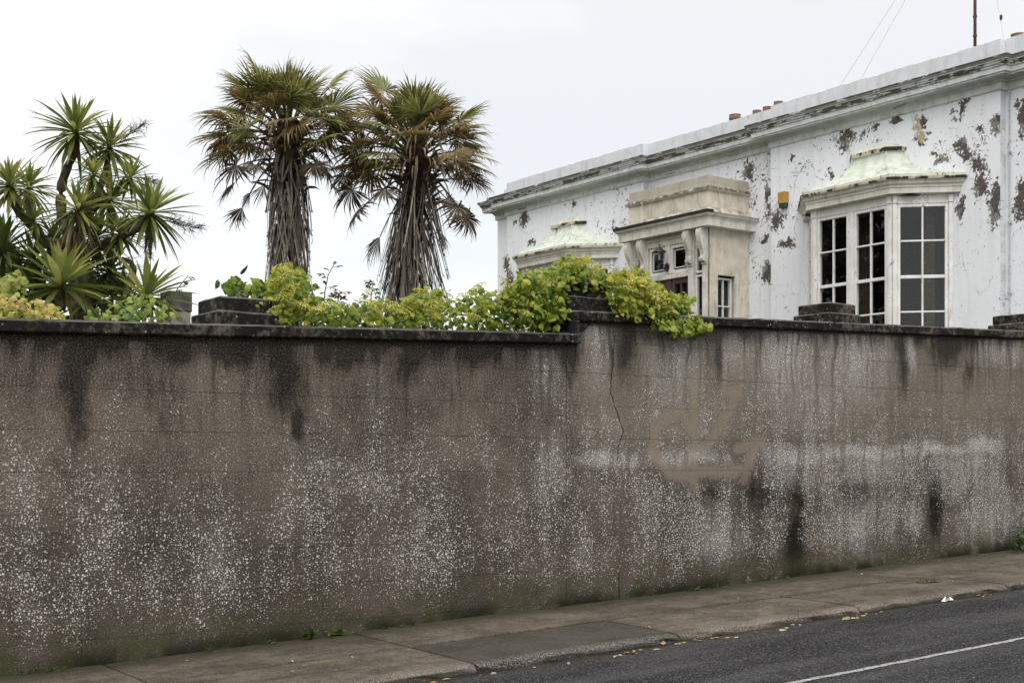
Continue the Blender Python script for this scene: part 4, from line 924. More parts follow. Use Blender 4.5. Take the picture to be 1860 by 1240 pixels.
def palm(label, px, dep, trunk, crown, spec, seed, skirt_flare, rad, nup, xr):
    rnd = random.Random(seed); c0 = atd(crown[0], crown[1], dep); base = atd(trunk[0], 700, dep); base.z = 2.0
    pm = thing('fan_palm', label, 'palm', base, 'fan palms behind the wall')
    low = atd(trunk[0], trunk[1], dep); pts = [base, low, (low+c0)/2+Vector((0, 0, 0)), c0, c0+Vector((0, 0, .22))]
    mb = MB(); fine = []; 
    for i in range(25): t = i/24*(len(pts)-1); k = min(int(t), len(pts)-2); fine.append(pts[k].lerp(pts[k+1], t-k))
    mb.tube(fine, [rad*(.60+.22*rnd.random())*(1 if i < 21 else .85) for i in range(25)], 10); mb.build('trunk', M_bark, pm)
    # fibre and boot stubs under the crown
    for i in range(70):
        a = rnd.uniform(0, 6.28); z = rnd.uniform(-.75, .10); rr = rad*rnd.uniform(.85, 1.05); p = c0+Vector((math.cos(a)*rr, math.sin(a)*rr, z)); o_ = Vector((math.cos(a), math.sin(a), rnd.uniform(.2, 1.6)))
        mb = LB(); mb.rv = rnd.random(); blade(mb, p, o_, rnd.uniform(.14, .30), rnd.uniform(.05, .09), .9, .3, 3); mb.build('leaf_base', M_fd, pm)
    # explicit side fronds where the silhouette shows them
    for x, y, kind, s_, dd in spec:
        hub = atd(x, y, dep+dd); bs = c0+Vector((0, 0, rnd.uniform(-.25, .1)-(.15 if y > crown[1]+25 else 0)))
        frond(pm, bs, hub, kind, s_, rnd.uniform(-.7, .7), .08 if kind != 'h' else .16, rnd, .25 if kind in 'mg' else .8)
    # the dense upper head
    for i in range(nup):
        t = (i+.5)/nup; az = i*2.39996+rnd.uniform(-.3, .3); elv = R(86-92*t+rnd.uniform(-10, 10)); L = .34+.34*t+rnd.uniform(-.06, .1)
        d = Vector((math.cos(az)*math.cos(elv), math.sin(az)*math.cos(elv), math.sin(elv)))
        kind = 'g' if rnd.random() > t*.85-.12 else 'm'
        frond(pm, c0+Vector((0, 0, .08-.2*t)), c0+Vector((0, 0, .10-.12*t))+d*L, kind, rnd.uniform(.82, 1.02)*xr, rnd.uniform(-.5, .5), .06, rnd, .12+.45*t)
    # straw-coloured strips hanging through the head
    mb = LB()
    for i in range(210):
        az = rnd.uniform(0, 6.28); ro = rnd.uniform(.12, .75)*xr; p = c0+Vector((math.cos(az)*ro, math.sin(az)*ro, rnd.uniform(-.12, .42)-.25*ro)); mb.rv = rnd.random()
        blade(mb, p, (math.cos(az)*.8, math.sin(az)*.8, rnd.uniform(-.6, .5)), rnd.uniform(.18, .42), rnd.uniform(.014, .030), 2.2, .25, 4)
    mb.build('hanging_strips', M_straw, pm)['kind'] = 'stuff'
    # skirt of hanging dead stalks
    sm = []
    for v in range(6):
        mb = MB(); L = 1.; b = rnd.uniform(-.04, .04); pts_ = [Vector((0, 0, 0)), Vector((.02, b*.4, -.25)), Vector((.03, b, -.6)), Vector((.02, b*1.2, -1.))]
        w = .0105; prev = None
        for k, p in enumerate(pts_):
            ww = w*(1-.45*k/3); cur = [mb.vert(p+Vector((0, -ww, 0))), mb.vert(p+Vector((ww*.7, 0, 0))), mb.vert(p+Vector((0, ww, 0)))]
            if prev: mb.face(prev[0], prev[1], cur[1], cur[0]); mb.face(prev[1], prev[2], cur[2], cur[1]); mb.face(prev[2], prev[0], cur[0], cur[2])
            prev = cur
        for q in range(7): 
            a = rnd.uniform(0, 6.28); e_ = pts_[-1]; l_ = rnd.uniform(.015, .05); mb.face(mb.vert(e_+Vector((0, .008, .01))), mb.vert(e_+Vector((0, -.008, .01))), mb.vert(e_+Vector((math.cos(a)*.02, math.sin(a)*.02, -l_))))
        sm.append(mb.mesh('dead_stalk', M_dstalk))
    zt, zl = c0.z-.10, trunk_low(trunk, dep)
    for i in range(290):
        az = rnd.uniform(0, 6.28); z = zt-(zt-zl)*rnd.random()**.9*.86; axis = base_at(pts, z); fl_ = skirt_flare*(.35+.65*rnd.random())*(1 if z > zl+.3*(zt-zl) else .5)
        o = bpy.data.objects.new('dead_stalk', rnd.choice(sm)); col.objects.link(o); o.rotation_mode = 'QUATERNION'
        o.location = axis+Vector((math.cos(az), math.sin(az), 0))*rad*rnd.uniform(.72, 1.02); o.scale = (1, rnd.uniform(.7, 1.5), rnd.uniform(.45, .95 if skirt_flare < .1 else 1.15))
        o.rotation_quaternion = (Quaternion((0, 0, 1), az) @ Quaternion((0, 1, 0), -fl_-rnd.uniform(-.03, .10 if skirt_flare > .1 else .04)) @ Quaternion((1, 0, 0), rnd.gauss(0, .15))); setp0(o, pm)
    return pm
def trunk_low(trunk, dep): return atd(trunk[0], 585, dep).z
def base_at(pts, z):
    for a, b in zip(pts, pts[1:]):
        if a.z <= z <= b.z: return a.lerp(b, (z-a.z)/(b.z-a.z))
    return pts[-2].copy()
palm('fan palm with a straight shaggy trunk, left of the pair', 525, 15.6, (524, 520), (523, 250),
     [(410,215,'m',.95,-.1),(412,246,'m',1.,.1),(418,275,'m',1.,-.2),(405,262,'d',.9,.3),(430,302,'d',.9,-.1),(462,300,'d',.55,-.4),(456,262,'m',.6,-.3),(445,165,'g',1.,.1),(452,190,'m',.95,-.3),(470,140,'g',1.,.3),(440,205,'g',.95,.4),
      (480,274,'d',.4,-.5),(428,330,'h',.9,.0),(480,335,'h',.7,.2),(455,350,'h',.6,-.2),(440,377,'h',.75,.1),(570,300,'d',.7,-.3),(600,235,'m',.95,.2),(605,195,'g',1.,-.1),(598,160,'g',1.,.2),(585,275,'d',.7,.3),(600,330,'h',.7,.2),(578,255,'g',.8,-.5),(612,215,'m',.9,.5),(590,310,'d',.6,.4)],
     31, .005, .200, 50, .94)
palm('fan palm with a flaring skirt of dead stalks, right of the pair', 755, 16.2, (738, 540), (757, 285),
     [(660,235,'m',1.,.1),(655,270,'m',.95,-.2),(640,300,'m',.95,.2),(668,312,'m',.9,-.1),(640,345,'d',1.,.0),(655,380,'d',.9,-.3),(680,205,'m',1.,.3),(850,300,'m',.9,-.1),(840,265,'g',1.,.2),(835,220,'g',1.,-.1),(855,325,'d',.8,.2),(830,375,'d',1.,-.1),(812,362,'m',.6,.1),(845,395,'d',.8,.3),
      (690,430,'h',1.05,-.1),(700,345,'d',.6,-.4),(820,240,'g',1.,.5),(690,180,'m',1.,-.2),(700,165,'g',1.,.2),(625,320,'d',.8,.3),(800,420,'h',.7,.2),(680,260,'m',.9,-.5)],
     47, .27, .19, 50, .97)

# ---- cabbage tree
M_cl = m_leaf('cabbage_tree_leaf', [(.065, .095, .025), (.155, .20, .046), (.30, .33, .085), (.52, .49, .17)], (.38, .31, .13), (.80, 1.1), .42, .40, .45)
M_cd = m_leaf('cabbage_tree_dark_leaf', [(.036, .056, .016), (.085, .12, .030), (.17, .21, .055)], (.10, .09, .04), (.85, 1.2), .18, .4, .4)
M_dead = m_leaf('dry_strap_leaf', [(.10, .07, .045), (.19, .145, .095), (.28, .22, .15)], None, (.5, 1), .1, .8, .1)
M_twig = plain('dark_dry_twig', (.025, .02, .018), (.06, .05, .045), 20, .9)
CD = 13.2
ct = thing('cabbage_tree', 'branching cabbage tree with spiky leaf rosettes at the left', 'tree', (atd(135, 700, CD).x, atd(135, 700, CD).y, 1.9))
def limb(pts, r0, r1, dd=None):
    P = [atd(x, y, CD+(dd[i] if dd else 0)) for i, (x, y) in enumerate(pts)]; n = len(P)
    fine = []; 
    for i in range(n-1):
        a, b = P[i], P[i+1]; pa = P[i-1] if i else a*2-b; nb_ = P[i+2] if i+2 < n else b*2-a
        for q in range(4):
            t = q/4; fine.append(.5*((2*a)+(b-pa)*t+(2*pa-5*a+4*b-nb_)*t*t+(3*a-pa-3*b+nb_)*t**3))
    fine.append(P[-1]); m = len(fine); mb = MB(); mb.tube(fine, [(r0+(r1-r0)*i/(m-1))*(1+.10*math.sin(i*2.3)) for i in range(m)], 9)
    return mb.build('branch', M_cbark, ct, True)
limb([(150, 720), (150, 600), (146, 520), (140, 455), (128, 425)], .15, .09).name = 'trunk'
limb([(135, 440), (85, 442), (60, 412), (35, 385), (16, 355), (16, 335)], .065, .026, [0, 0, -.1, -.2, -.3, -.3]); limb([(128, 430), (113, 395), (111, 345), (122, 305), (136, 275), (138, 238)], .062, .028, [0, .1, .2, .2, .1, 0])
limb([(60, 412), (50, 372), (52, 340)], .036, .02, [-.1, .1, .2]); limb([(140, 440), (165, 385), (184, 335), (196, 290), (199, 262)], .046, .022, [0, .2, .3, .3, .3]); limb([(165, 385), (200, 352), (225, 335), (238, 320)], .036, .018, [.2, .2, .1, .1])
limb([(148, 470), (175, 452), (215, 432), (250, 414), (272, 388)], .058, .028, [0, -.1, -.2, -.3, -.3]); limb([(145, 430), (160, 380), (168, 320)], .05, .025, [0, -.2, -.3]); limb([(225, 545), (243, 500), (238, 478), (222, 470)], .035, .02, [-.3, -.2, -.2, -.1]); limb([(110, 560), (111, 520)], .05, .03, [-.9, -.9]); limb([(262, 575), (266, 540)], .05, .03, [-.7, -.7])
cr_ = random.Random(77)
def rosette(x, y, dd, rp, axis, n, mat=M_cl, single=False, wd=.040, spread=130, bend=.75):
    n = n if single else int(n*1.35); rp *= 1.06
    c = atd(x, y, CD+dd); L = rp*(CD+dd)/F; ax = Vector(axis).normalized(); X, Y, Z = orient(ax)
    if single:
        mb = LB(); mb.tube([c-ax*.12, c, c+ax*.05], [.03, .03, .015], 7); par = mb.build('leaf_rosette', M_cbark, ct)
    mb = LB(); 
    for i in range(n):
        t = (i+.5)/n; th = R(6+spread*t**.85+cr_.uniform(-6, 6)); ph = i*2.39996+cr_.uniform(-.2, .2)
        d = ax*math.cos(th)+(Y*math.cos(ph)+Z*math.sin(ph))*math.sin(th)
        l = L*cr_.uniform(.85, 1.12)*(.55+.45*min(1, t/.32)); 
        if single: mb = LB()
        mb.rv = min(1, max(0, cr_.random()*.85+.15*(1-t))); blade(mb, c-ax*.05*t, d, l, wd*cr_.uniform(.8, 1.2)*(L/.42)**.5, bend*(.2+.9*t)*cr_.uniform(.5, 1.5), .22, 5)
        if single: mb.build('leaf', mat, par)
    if not single: return mb.build('leaf_rosette', mat, ct)
for a in [(137,236,0,84,(-.1,.1,1),62),(200,264,.3,72,(.15,.1,1),50),(169,312,-.3,48,(0,-.2,1),34),(239,320,.1,52,(.4,0,1),36),(17,334,-.3,74,(-.3,-.2,1),52),(52,338,.2,64,(0,.1,1),46),
          (143,379,-.5,72,(.05,-.7,.7),60),(202,362,.1,75,(.5,-.1,.7),44),(219,422,-.2,60,(-.1,-.3,1),40),(63,398,-.3,44,(.2,-.4,1),30)]: rosette(*a)
rosette(276, 384, -.3, 92, (.35, -.1, .9), 74, M_cl, True); rosette(4, 452, -.5, 96, (-.05, -.1, 1), 44, M_cd, True, .05)
rosette(111, 514, -.9, 112, (0, -.15, 1), 46, M_cl, True, .062, 112, .5); rosette(266, 536, -.7, 98, (.25, -.1, 1), 40, M_cl, True, .06, 108, .45)
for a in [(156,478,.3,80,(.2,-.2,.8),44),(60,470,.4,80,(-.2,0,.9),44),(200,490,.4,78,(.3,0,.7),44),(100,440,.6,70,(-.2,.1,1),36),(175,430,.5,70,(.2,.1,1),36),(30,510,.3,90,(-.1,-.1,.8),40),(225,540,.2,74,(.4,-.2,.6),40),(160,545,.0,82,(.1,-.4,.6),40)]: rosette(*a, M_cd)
mb = LB()                                              # dry leaves hanging under the spent head
for i in range(46): mb.rv = cr_.random(); blade(mb, atd(cr_.uniform(128, 160), cr_.uniform(380, 405), CD-.5+cr_.uniform(-.1, .1)), (cr_.uniform(-.5, .5), cr_.uniform(-.5, .5), -.6), cr_.uniform(.2, .42), .022, 1.4, .2, 4)
mb.build('dry_leaves', M_dead, ct)['kind'] = 'stuff'
def panicle(x0, y0, x1, y1, dd, sp):
    a, b = atd(x0, y0, CD+dd), atd(x1, y1, CD+dd-.1); mb = MB(); r = random.Random(int(x0)); d = b-a; mb.tube([a, a+d*.5+Vector((0, 0, .02)), b], [.006, .005, .002], 4)
    for i in range(26):
        t = .2+.8*i/26; p = a+d*t; o = Vector((r.gauss(0, 1), r.gauss(0, 1), r.gauss(0, 1))).normalized()*sp*(1.15-t*.7)+d.normalized()*sp*.7; q = p+o; mb.tube([p, p+o*.5+Vector((0, 0, .01)), q], [.003, .0025, .0015], 3, False)
        for k in range(4):
            s0 = p+o*(.35+.16*k); mb.tube([s0, s0+Vector((r.gauss(0, 1), r.gauss(0, 1), r.gauss(0, 1)-.2))*sp*.28], [.0022, .0012], 3, False)
    mb.build('seed_panicle', M_twig, ct)
panicle(212, 262, 262, 226, .3, .13); panicle(248, 322, 288, 336, .1, .10); panicle(292, 400, 360, 416, -.3, .13); panicle(262, 408, 268, 462, -.35, .12)

# ---- leaves for the climber and shrubs
def leafshape(mb, p, nrm, tip, L, w, heart=True):
    # small pointed leaf: 7 outline points folded on the midrib
    t = (tip-nrm*tip.dot(nrm)).normalized(); s_ = nrm.cross(t); dp = -nrm*.10*L
    mb.at = 0.; a = mb.vert(p); mb.at = .5; m_ = mb.vert(p+t*L*.5+nrm*.05*L); mb.at = 1.; e_ = mb.vert(p+t*L+dp*2.2)
    for sg in (1, -1):
        mb.at = .3; q1 = mb.vert(p+t*L*(-.04 if heart else .08)+s_*sg*w*(.30 if heart else .12)); q2 = mb.vert(p+t*L*.30+s_*sg*w*.52+dp*.4); q3 = mb.vert(p+t*L*.66+s_*sg*w*.34+dp*.9)
        if sg > 0: mb.face(a, q1, q2, m_); mb.face(m_, q2, q3, e_)
        else: mb.face(a, m_, q2, q1); mb.face(m_, e_, q3, q2)
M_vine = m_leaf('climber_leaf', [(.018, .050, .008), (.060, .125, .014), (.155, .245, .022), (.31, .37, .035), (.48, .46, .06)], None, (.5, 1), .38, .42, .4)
M_umb = m_leaf('flower_head', [(.40, .40, .06), (.56, .51, .09), (.68, .60, .16), (.72, .68, .36)], None, (.5, 1), .2, .7, .2)
M_stem = plain('woody_stem', (.05, .035, .022), (.11, .08, .05), 25, .9)
lr = random.Random(99)
def inside(pt, pg):
    x, y = pt; r = False
    for i in range(len(pg)):
        (x0, y0), (x1, y1) = pg[i], pg[i-1]
        if (y0 > y) != (y1 > y) and x < (x1-x0)*(y-y0)/(y1-y0)+x0: r = not r
    return r
def leafmass(plant, poly, v0, v1, n, size, mat, nsingle, cols=None, bias=0., heart=True, name='foliage', surf=.6, hang=.35, into=None):
    xs = [p[0] for p in poly]; ys = [p[1] for p in poly]; items = []; tries = 0
    while len(items) < n and tries < n*60:
        tries += 1; x, y = lr.uniform(min(xs), max(xs)), lr.uniform(min(ys), max(ys))
        if not inside((x, y), poly): continue
        # clumps
        k = math.sin(x*.19+1.3*math.sin(y*.11))*math.sin(y*.23+.5*math.sin(x*.07))
        if lr.random() > .55+.65*k: continue
        x += lr.gauss(0, 6); y += lr.gauss(0, 5)
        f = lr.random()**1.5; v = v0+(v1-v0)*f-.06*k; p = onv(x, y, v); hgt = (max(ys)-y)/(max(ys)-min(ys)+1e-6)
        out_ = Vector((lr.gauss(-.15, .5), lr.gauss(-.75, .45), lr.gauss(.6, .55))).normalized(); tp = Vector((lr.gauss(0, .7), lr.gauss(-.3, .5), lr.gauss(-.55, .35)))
        r = .22+.30*(1-f)+.16*k+.22*(hgt-.4)+lr.gauss(0, .15)+bias  # leaf tone goes lighter toward the front, the top and clump crests
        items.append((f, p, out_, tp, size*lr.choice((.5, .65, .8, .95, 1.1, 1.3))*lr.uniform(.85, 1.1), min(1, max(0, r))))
    items.sort(key=lambda q: q[0])
    shared = []
    for i in range(6):
        mb = LB(); mb.rv = (i+.5)/6; leafshape(mb, Vector((0, 0, 0)), Vector((0, 0, 1)), Vector((1, 0, 0)), 1., .92, heart); shared.append(mb.mesh('leaf', mat))
    mb = into if into is not None else LB()
    for i, (f, p, nn, tp, L, r) in enumerate(items):
        if i % 4 == 0 and nsingle > 0:
            nsingle -= 1; o = bpy.data.objects.new('leaf', shared[min(5, int(r*6))]); col.objects.link(o)
            t = (tp-nn*tp.dot(nn)).normalized(); m = Matrix((t, nn.cross(t), nn)).transposed(); o.rotation_mode = 'QUATERNION'; o.rotation_quaternion = m.to_quaternion(); o.location = p; o.scale = (L,)*3; setp0(o, plant)
        else: mb.rv = r; leafshape(mb, p, nn, tp, L, L*.86, heart)
    if mb.f and into is None: mb.build(name, mat, plant)['kind'] = 'stuff'
def umbel_meshes():
    res = []
    for s_ in range(4):
        r = random.Random(s_); mb = LB()
        for i in range(120):
            a = r.uniform(0, 6.28); rr = r.random()**.5; p = Vector((rr*math.cos(a), rr*math.sin(a), .28*(1-rr*rr)+r.uniform(-.04, .06))); mb.rv = r.random(); e1 = Vector((r.gauss(0, 1), r.gauss(0, 1), r.gauss(0, .4))).normalized()*.085; e2 = Vector((r.gauss(0, 1), r.gauss(0, 1), r.gauss(0, .5))).normalized()*.085
            mb.poly([p-e1, p-e2, p+e1, p+e2])
        for i in range(14): a = r.uniform(0, 6.28); mb.rv = .1; mb.tube([Vector((0, 0, -.55)), Vector((.7*math.cos(a)*r.random(), .7*math.sin(a)*r.random(), .12))], [.02, .012], 3, False)
        res.append(mb.mesh('flower_head', M_umb))
    return res
UMB = umbel_meshes()
def umbels(plant, lst, v, var=.15):
    for x, y, w in lst:
        p = onv(x, y-5, v+lr.uniform(-.08, var)); d = p.x*SN+p.y*CS; o = bpy.data.objects.new('flower_head', lr.choice(UMB)); col.objects.link(o)
        o.location = p; o.scale = (w*1.1*d/F/2,)*3; o.rotation_euler = (lr.gauss(.45, .2), lr.gauss(0, .2), lr.uniform(0, 6.28)); setp0(o, plant)
def stems(plant, n, poly, v0, v1, rad=.006, mat=None):
    for i in range(n):
        x, y = lr.uniform(min(p[0] for p in poly), max(p[0] for p in poly)), lr.uniform(min(p[1] for p in poly), max(p[1] for p in poly))
        if not inside((x, y), poly): continue
        v = lr.uniform(v0, v1); a = onv(x, y, v); b = onv(x+lr.uniform(-60, 60), y+lr.uniform(20, 60), v+.1); mb = MB(); mb.tube([b, (a+b)/2+Vector((0, 0, .03)), a], [rad, rad*.8, rad*.4], 5); mb.build('stem', mat or M_stem, plant)
YL, YR = V0+.02, V0+.02
vine = thing('climbing_hydrangea', 'yellow-green climbing hydrangea with flat flower heads spilling over the wall step', 'climber', (6.5, V0+.3, 2.6))
P1 = [(478,585),(470,560),(487,540),(488,500),(500,482),(540,484),(556,505),(570,540),(600,548),(640,556),(662,545),(690,548),(720,556),(748,535),(775,522),(800,530),(822,552),(845,545),(868,530),(892,532),(905,545),(925,515),(950,505),(985,520),(1020,540),(1026,560),(1024,604),(960,603),(905,604),(880,598),(700,594),(560,592)]
P2 = [(905,545),(925,512),(960,490),(1000,492),(1025,470),(1045,463),(1062,475),(1085,485),(1102,502),(1112,520),(1098,525),(1075,520),(1050,522),(1034,525),(1028,545),(1022,580),(985,590),(930,575)]
P3 = [(1090,500),(1130,492),(1165,495),(1190,512),(1212,530),(1236,556),(1245,572),(1240,590),(1225,603),(1205,592),(1185,580),(1160,575),(1130,570),(1112,565),(1108,525)]
P4 = [(1218,545),(1240,538),(1252,546),(1248,560),(1232,566),(1222,560)]; P5 = [(1195,580),(1225,588),(1255,584),(1270,575),(1283,585),(1284,597),(1270,602),(1240,604),(1215,606),(1200,598)]; P6 = [(405,508),(425,502),(450,515),(475,512),(500,530),(500,545),(470,545),(430,538),(412,530)]
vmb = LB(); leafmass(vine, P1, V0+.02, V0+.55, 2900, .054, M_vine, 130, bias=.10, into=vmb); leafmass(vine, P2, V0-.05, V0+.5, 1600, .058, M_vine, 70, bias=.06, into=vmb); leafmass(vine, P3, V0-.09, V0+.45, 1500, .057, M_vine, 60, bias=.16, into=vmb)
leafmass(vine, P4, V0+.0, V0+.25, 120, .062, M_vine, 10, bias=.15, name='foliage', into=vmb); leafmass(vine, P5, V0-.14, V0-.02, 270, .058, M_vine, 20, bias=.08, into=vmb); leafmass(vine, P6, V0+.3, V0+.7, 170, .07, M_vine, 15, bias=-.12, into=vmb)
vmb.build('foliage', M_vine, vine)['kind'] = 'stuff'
for pg, n in ((P1, 26), (P2, 10), (P3, 12), (P5, 6), (P6, 5)): stems(vine, n, pg, V0+.05, V0+.4)
umbels(vine, [(505,492,28),(520,505,34),(500,520,36),(530,530,40),(515,545,34),(548,560,38),(500,567,34),(575,568,36),(590,560,30),(612,565,30),(640,566,30),(668,556,34),(690,570,32),(670,535,26),(712,560,30),(740,552,30),(765,535,32),(795,575,44),(780,560,34),(812,540,26),(845,542,30),(868,528,34),(890,540,26),(880,560,30),(905,562,28),(935,558,46),(948,575,40),(925,530,36),(915,517,30),(860,580,34),(735,572,34),(975,500,28),(1000,520,26),(960,590,30)], V0-.06)
umbels(vine, [(1075,492,30),(1090,498,32),(1120,505,34),(1140,500,30),(1150,515,40),(1170,525,40),(1185,540,44),(1200,550,36),(1165,545,36),(1140,530,36),(1210,565,30),(1190,562,36),(1225,548,22),(1105,520,26),(1240,585,18),(1255,590,18),(1048,478,26),(1030,488,26)], V0-.15)
def sprig(name, label, cat, pts, v, leaf, n, mat, flower=None, group=None):
    P = [onv(x, y, v) for x, y in pts]; t_ = thing(name, label, cat, (P[0].x, P[0].y, 2.2), group)
    P = [Vector((P[0].x, P[0].y+.1, 2.2))]+P; mb = MB(); mb.tube(P, [.007]+[.006-.004*i/(len(P)-1) for i in range(len(P)-1)], 5); mb.build('stem', M_stem, t_)
    for i in range(n):
        t = (i+.5)/n*(len(P)-2)+1; k = min(int(t), len(P)-2); p = P[k].lerp(P[k+1], t-k); a = lr.uniform(0, 6.28)
        mb = LB(); mb.rv = lr.random()*.6
        d = Vector((math.cos(a), math.sin(a), lr.uniform(-.1, .5)))
        for q, s_ in ((.5, 1), (.5, -1), (.9, 1), (.9, -1), (1.1, 0)):
            sd = Vector((-math.sin(a), math.cos(a), 0))*s_*leaf*.3; leafshape(mb, p+d*leaf*1.5*q+sd*.3, Vector((lr.gauss(0, .4), -.5, .8)).normalized(), d+sd*9, leaf, leaf*.62, False)
        mb.tube([p, p+d*leaf*1.6], [.002, .0015], 3, False); mb.build('leaf_spray', mat, t_)
    if flower: flower(t_, P[-1])
    return t_
M_rose = m_leaf('rose_leaf', [(.016, .034, .010), (.035, .07, .014), (.08, .12, .02)], None, (.5, 1), .3, .4, .4); M_red = m_leaf('red_petal', [(.14, .02, .02), (.26, .05, .05)], None, (.5, 1), .2, .6, .2); M_rosy = m_leaf('bronze_young_leaf', [(.05, .02, .015), (.09, .05, .02), (.05, .06, .02)], None, (.5, 1), .25, .4, .4)
def redflower(t_, p):
    mb = LB()
    for i in range(9): mb.rv = lr.random(); leafshape(mb, p+Vector((lr.gauss(0, .025), lr.gauss(0, .02), lr.gauss(-.03, .025))), Vector((lr.gauss(0, .6), -1, lr.gauss(0, .6))).normalized(), Vector((lr.gauss(0, 1), 0, lr.gauss(0, 1))), .03, .025)
    mb.build('flower', M_red, t_)
VS = V0+.35
sprig('rose_stem', 'tall arching rose shoot with small leaves between the two palms', 'shrub', [(588,560),(590,530),(596,500),(609,476)], VS, .04, 11, M_rose, None, 'rose shoots above the wall')
sprig('rose_stem', 'dark rose shoot with a small red flower between the palms', 'shrub', [(612,565),(614,545),(618,528)], VS, .04, 14, M_rosy, redflower, 'rose shoots above the wall')
sprig('rose_stem', 'leafy rose shoot below the right-hand palm skirt', 'shrub', [(670,560),(674,540),(678,510)], VS, .042, 11, M_rose, None, 'rose shoots above the wall')
sprig('rose_stem', 'thin rose shoot with dark tip between palm trunk and tall shoot', 'shrub', [(562,560),(566,535),(570,515)], VS, .03, 9, M_rose, None, 'rose shoots above the wall')
sprig('rose_stem', 'thin rose shoot standing in front of the grey concrete post', 'shrub', [(296,580),(312,545),(322,525),(342,500)], VS, .035, 9, M_rose, None, 'rose shoots above the wall')
M_gold = m_leaf('golden_shrub_leaf', [(.09, .15, .02), (.20, .29, .04), (.40, .43, .07), (.52, .40, .12), (.56, .42, .20)], None, (.5, 1), .3, .5, .3)
gs = thing('golden_shrub', 'low shrub with gold and orange leaves behind the wall at far left', 'shrub', (2.6, V0+.5, 2.2))
leafmass(gs, [(-60,578),(-60,545),(-20,535),(10,538),(40,546),(70,548),(95,556),(112,565),(118,580)], V0+.12, V0+.6, 400, .05, M_gold, 60, heart=False, hang=0, bias=.1); stems(gs, 10, [(-60,578),(-40,530),(90,550),(110,578)], V0+.2, V0+.5)
M_lsh = m_leaf('bright_shrub_leaf', [(.05, .09, .015), (.12, .20, .028), (.23, .30, .045), (.36, .36, .09)], None, (.5, 1), .3, .45, .35)
ls = thing('leafy_shrub', 'loose light green shrub under the cabbage tree behind the coping', 'shrub', (3.6, V0+.5, 2.2))
leafmass(ls, [(150,582),(165,568),(200,560),(225,540),(260,528),(285,545),(300,548),(318,570),(330,586)], V0+.15, V0+.7, 190, .055, M_lsh, 40, heart=False, hang=0, bias=.0); stems(ls, 16, [(150,582),(200,556),(260,530),(318,570),(330,586)], V0+.2, V0+.5, .005)
bs = thing('yellow_shrub', 'small bright green shrub below the leftmost rosette', 'shrub', (2.7, V0+.8, 2.2))
leafmass(bs, [(-20,540),(0,505),(15,498),(45,500),(42,520),(25,530),(10,545)], V0+.4, V0+.8, 130, .055, M_lsh, 20, heart=False, hang=0, bias=.2); stems(bs, 8, [(-20,545),(10,505),(45,500),(42,530)], V0+.4, V0+.7, .005)
ev = thing('evergreen_shrub', 'dense dark evergreen shrub filling the gap behind the cabbage tree', 'shrub', (3.2, V0+5, 2.1))
leafmass(ev, [(-60,585),(-60,440),(-20,425),(20,440),(60,470),(100,460),(150,490),(205,500),(235,545),(250,585)], V0+4.5, V0+5.4, 900, .11, M_rose, 40, heart=False, hang=0, bias=-.1)
# concrete post
cp = onv(321, 556, V0+3.2); d_ = cp.x*SN+cp.y*CS; hw = 24*d_/F/1.25
po = thing('concrete_post', 'square weathered grey concrete post behind the cabbage tree', 'post', (cp.x, cp.y, 1.9))
M_conc = plain('pale_concrete', (.20, .195, .19), (.32, .31, .29), 10, .9, .4, .2); zt = onv(321, 531, V0+3.2).z
mb = MB(); mb.obox((cp.x, cp.y), (1, 0), (0, -1), -hw, hw, -hw*1.2, hw*1.0, 1.7, zt-.20, .01); mb.build('shaft', M_conc, po)
mb = MB(); mb.obox((cp.x, cp.y), (1, 0), (0, -1), -hw-.012, hw+.012, -hw*1.2-.012, hw+.012, zt-.199, zt, .012); mb.build('cap', plain('stained_concrete_cap', (.07, .07, .068), (.16, .155, .15), 9, .9, .4, .2), po)

# ---- big garden trees out of frame, seen only mirrored in the panes
M_tree = m_leaf('broad_leaf', [(.012, .024, .006), (.03, .05, .012), (.05, .08, .018)], None, (.5, 1), .2, .5, .3)
def bigtree(label, x, y, z0, H, Rr, n, seed):
    r = random.Random(seed); t_ = thing('broadleaf_tree', label, 'tree', (x, y, z0), 'trees around the garden and street'); mb = MB(); mb.tube([(x, y, z0), (x+.2, y, z0+H*.3), (x, y+.2, z0+H*.6), (x, y, z0+H*.85)], [.35, .28, .18, .06], 9); mb.build('trunk', M_cbark, t_)
    cl = []
    for i in range(24):
        a = r.uniform(0, 6.28); h = z0+H*r.uniform(.32, .98); q = Rr*math.sqrt(max(.1, 1-((h-z0-H*.62)/(H*.45))**2))*r.uniform(.3, .9); c = Vector((x+math.cos(a)*q, y+math.sin(a)*q, h)); cl.append(c)
        mb = MB(); mb.tube([(x, y, z0+H*.25+(h-z0)*.3), ((x+c.x)/2, (y+c.y)/2, (h+z0+H*.3)/2+.3), c], [.10, .06, .02], 5); mb.build('limb', M_cbark, t_)
    mb = LB()
    for i in range(n):
        c = r.choice(cl); p = c+Vector((r.gauss(0, 1), r.gauss(0, 1), r.gauss(0, .8)))*Rr*.20; mb.rv = r.random(); L = r.uniform(.18, .36); leafshape(mb, p, Vector((r.gauss(0, 1), r.gauss(0, 1), r.gauss(.5, 1))).normalized(), Vector((r.gauss(0, 1), r.gauss(0, 1), -.4)), L, L*.8)
    mb.build('crown', M_tree, t_)['kind'] = 'stuff'
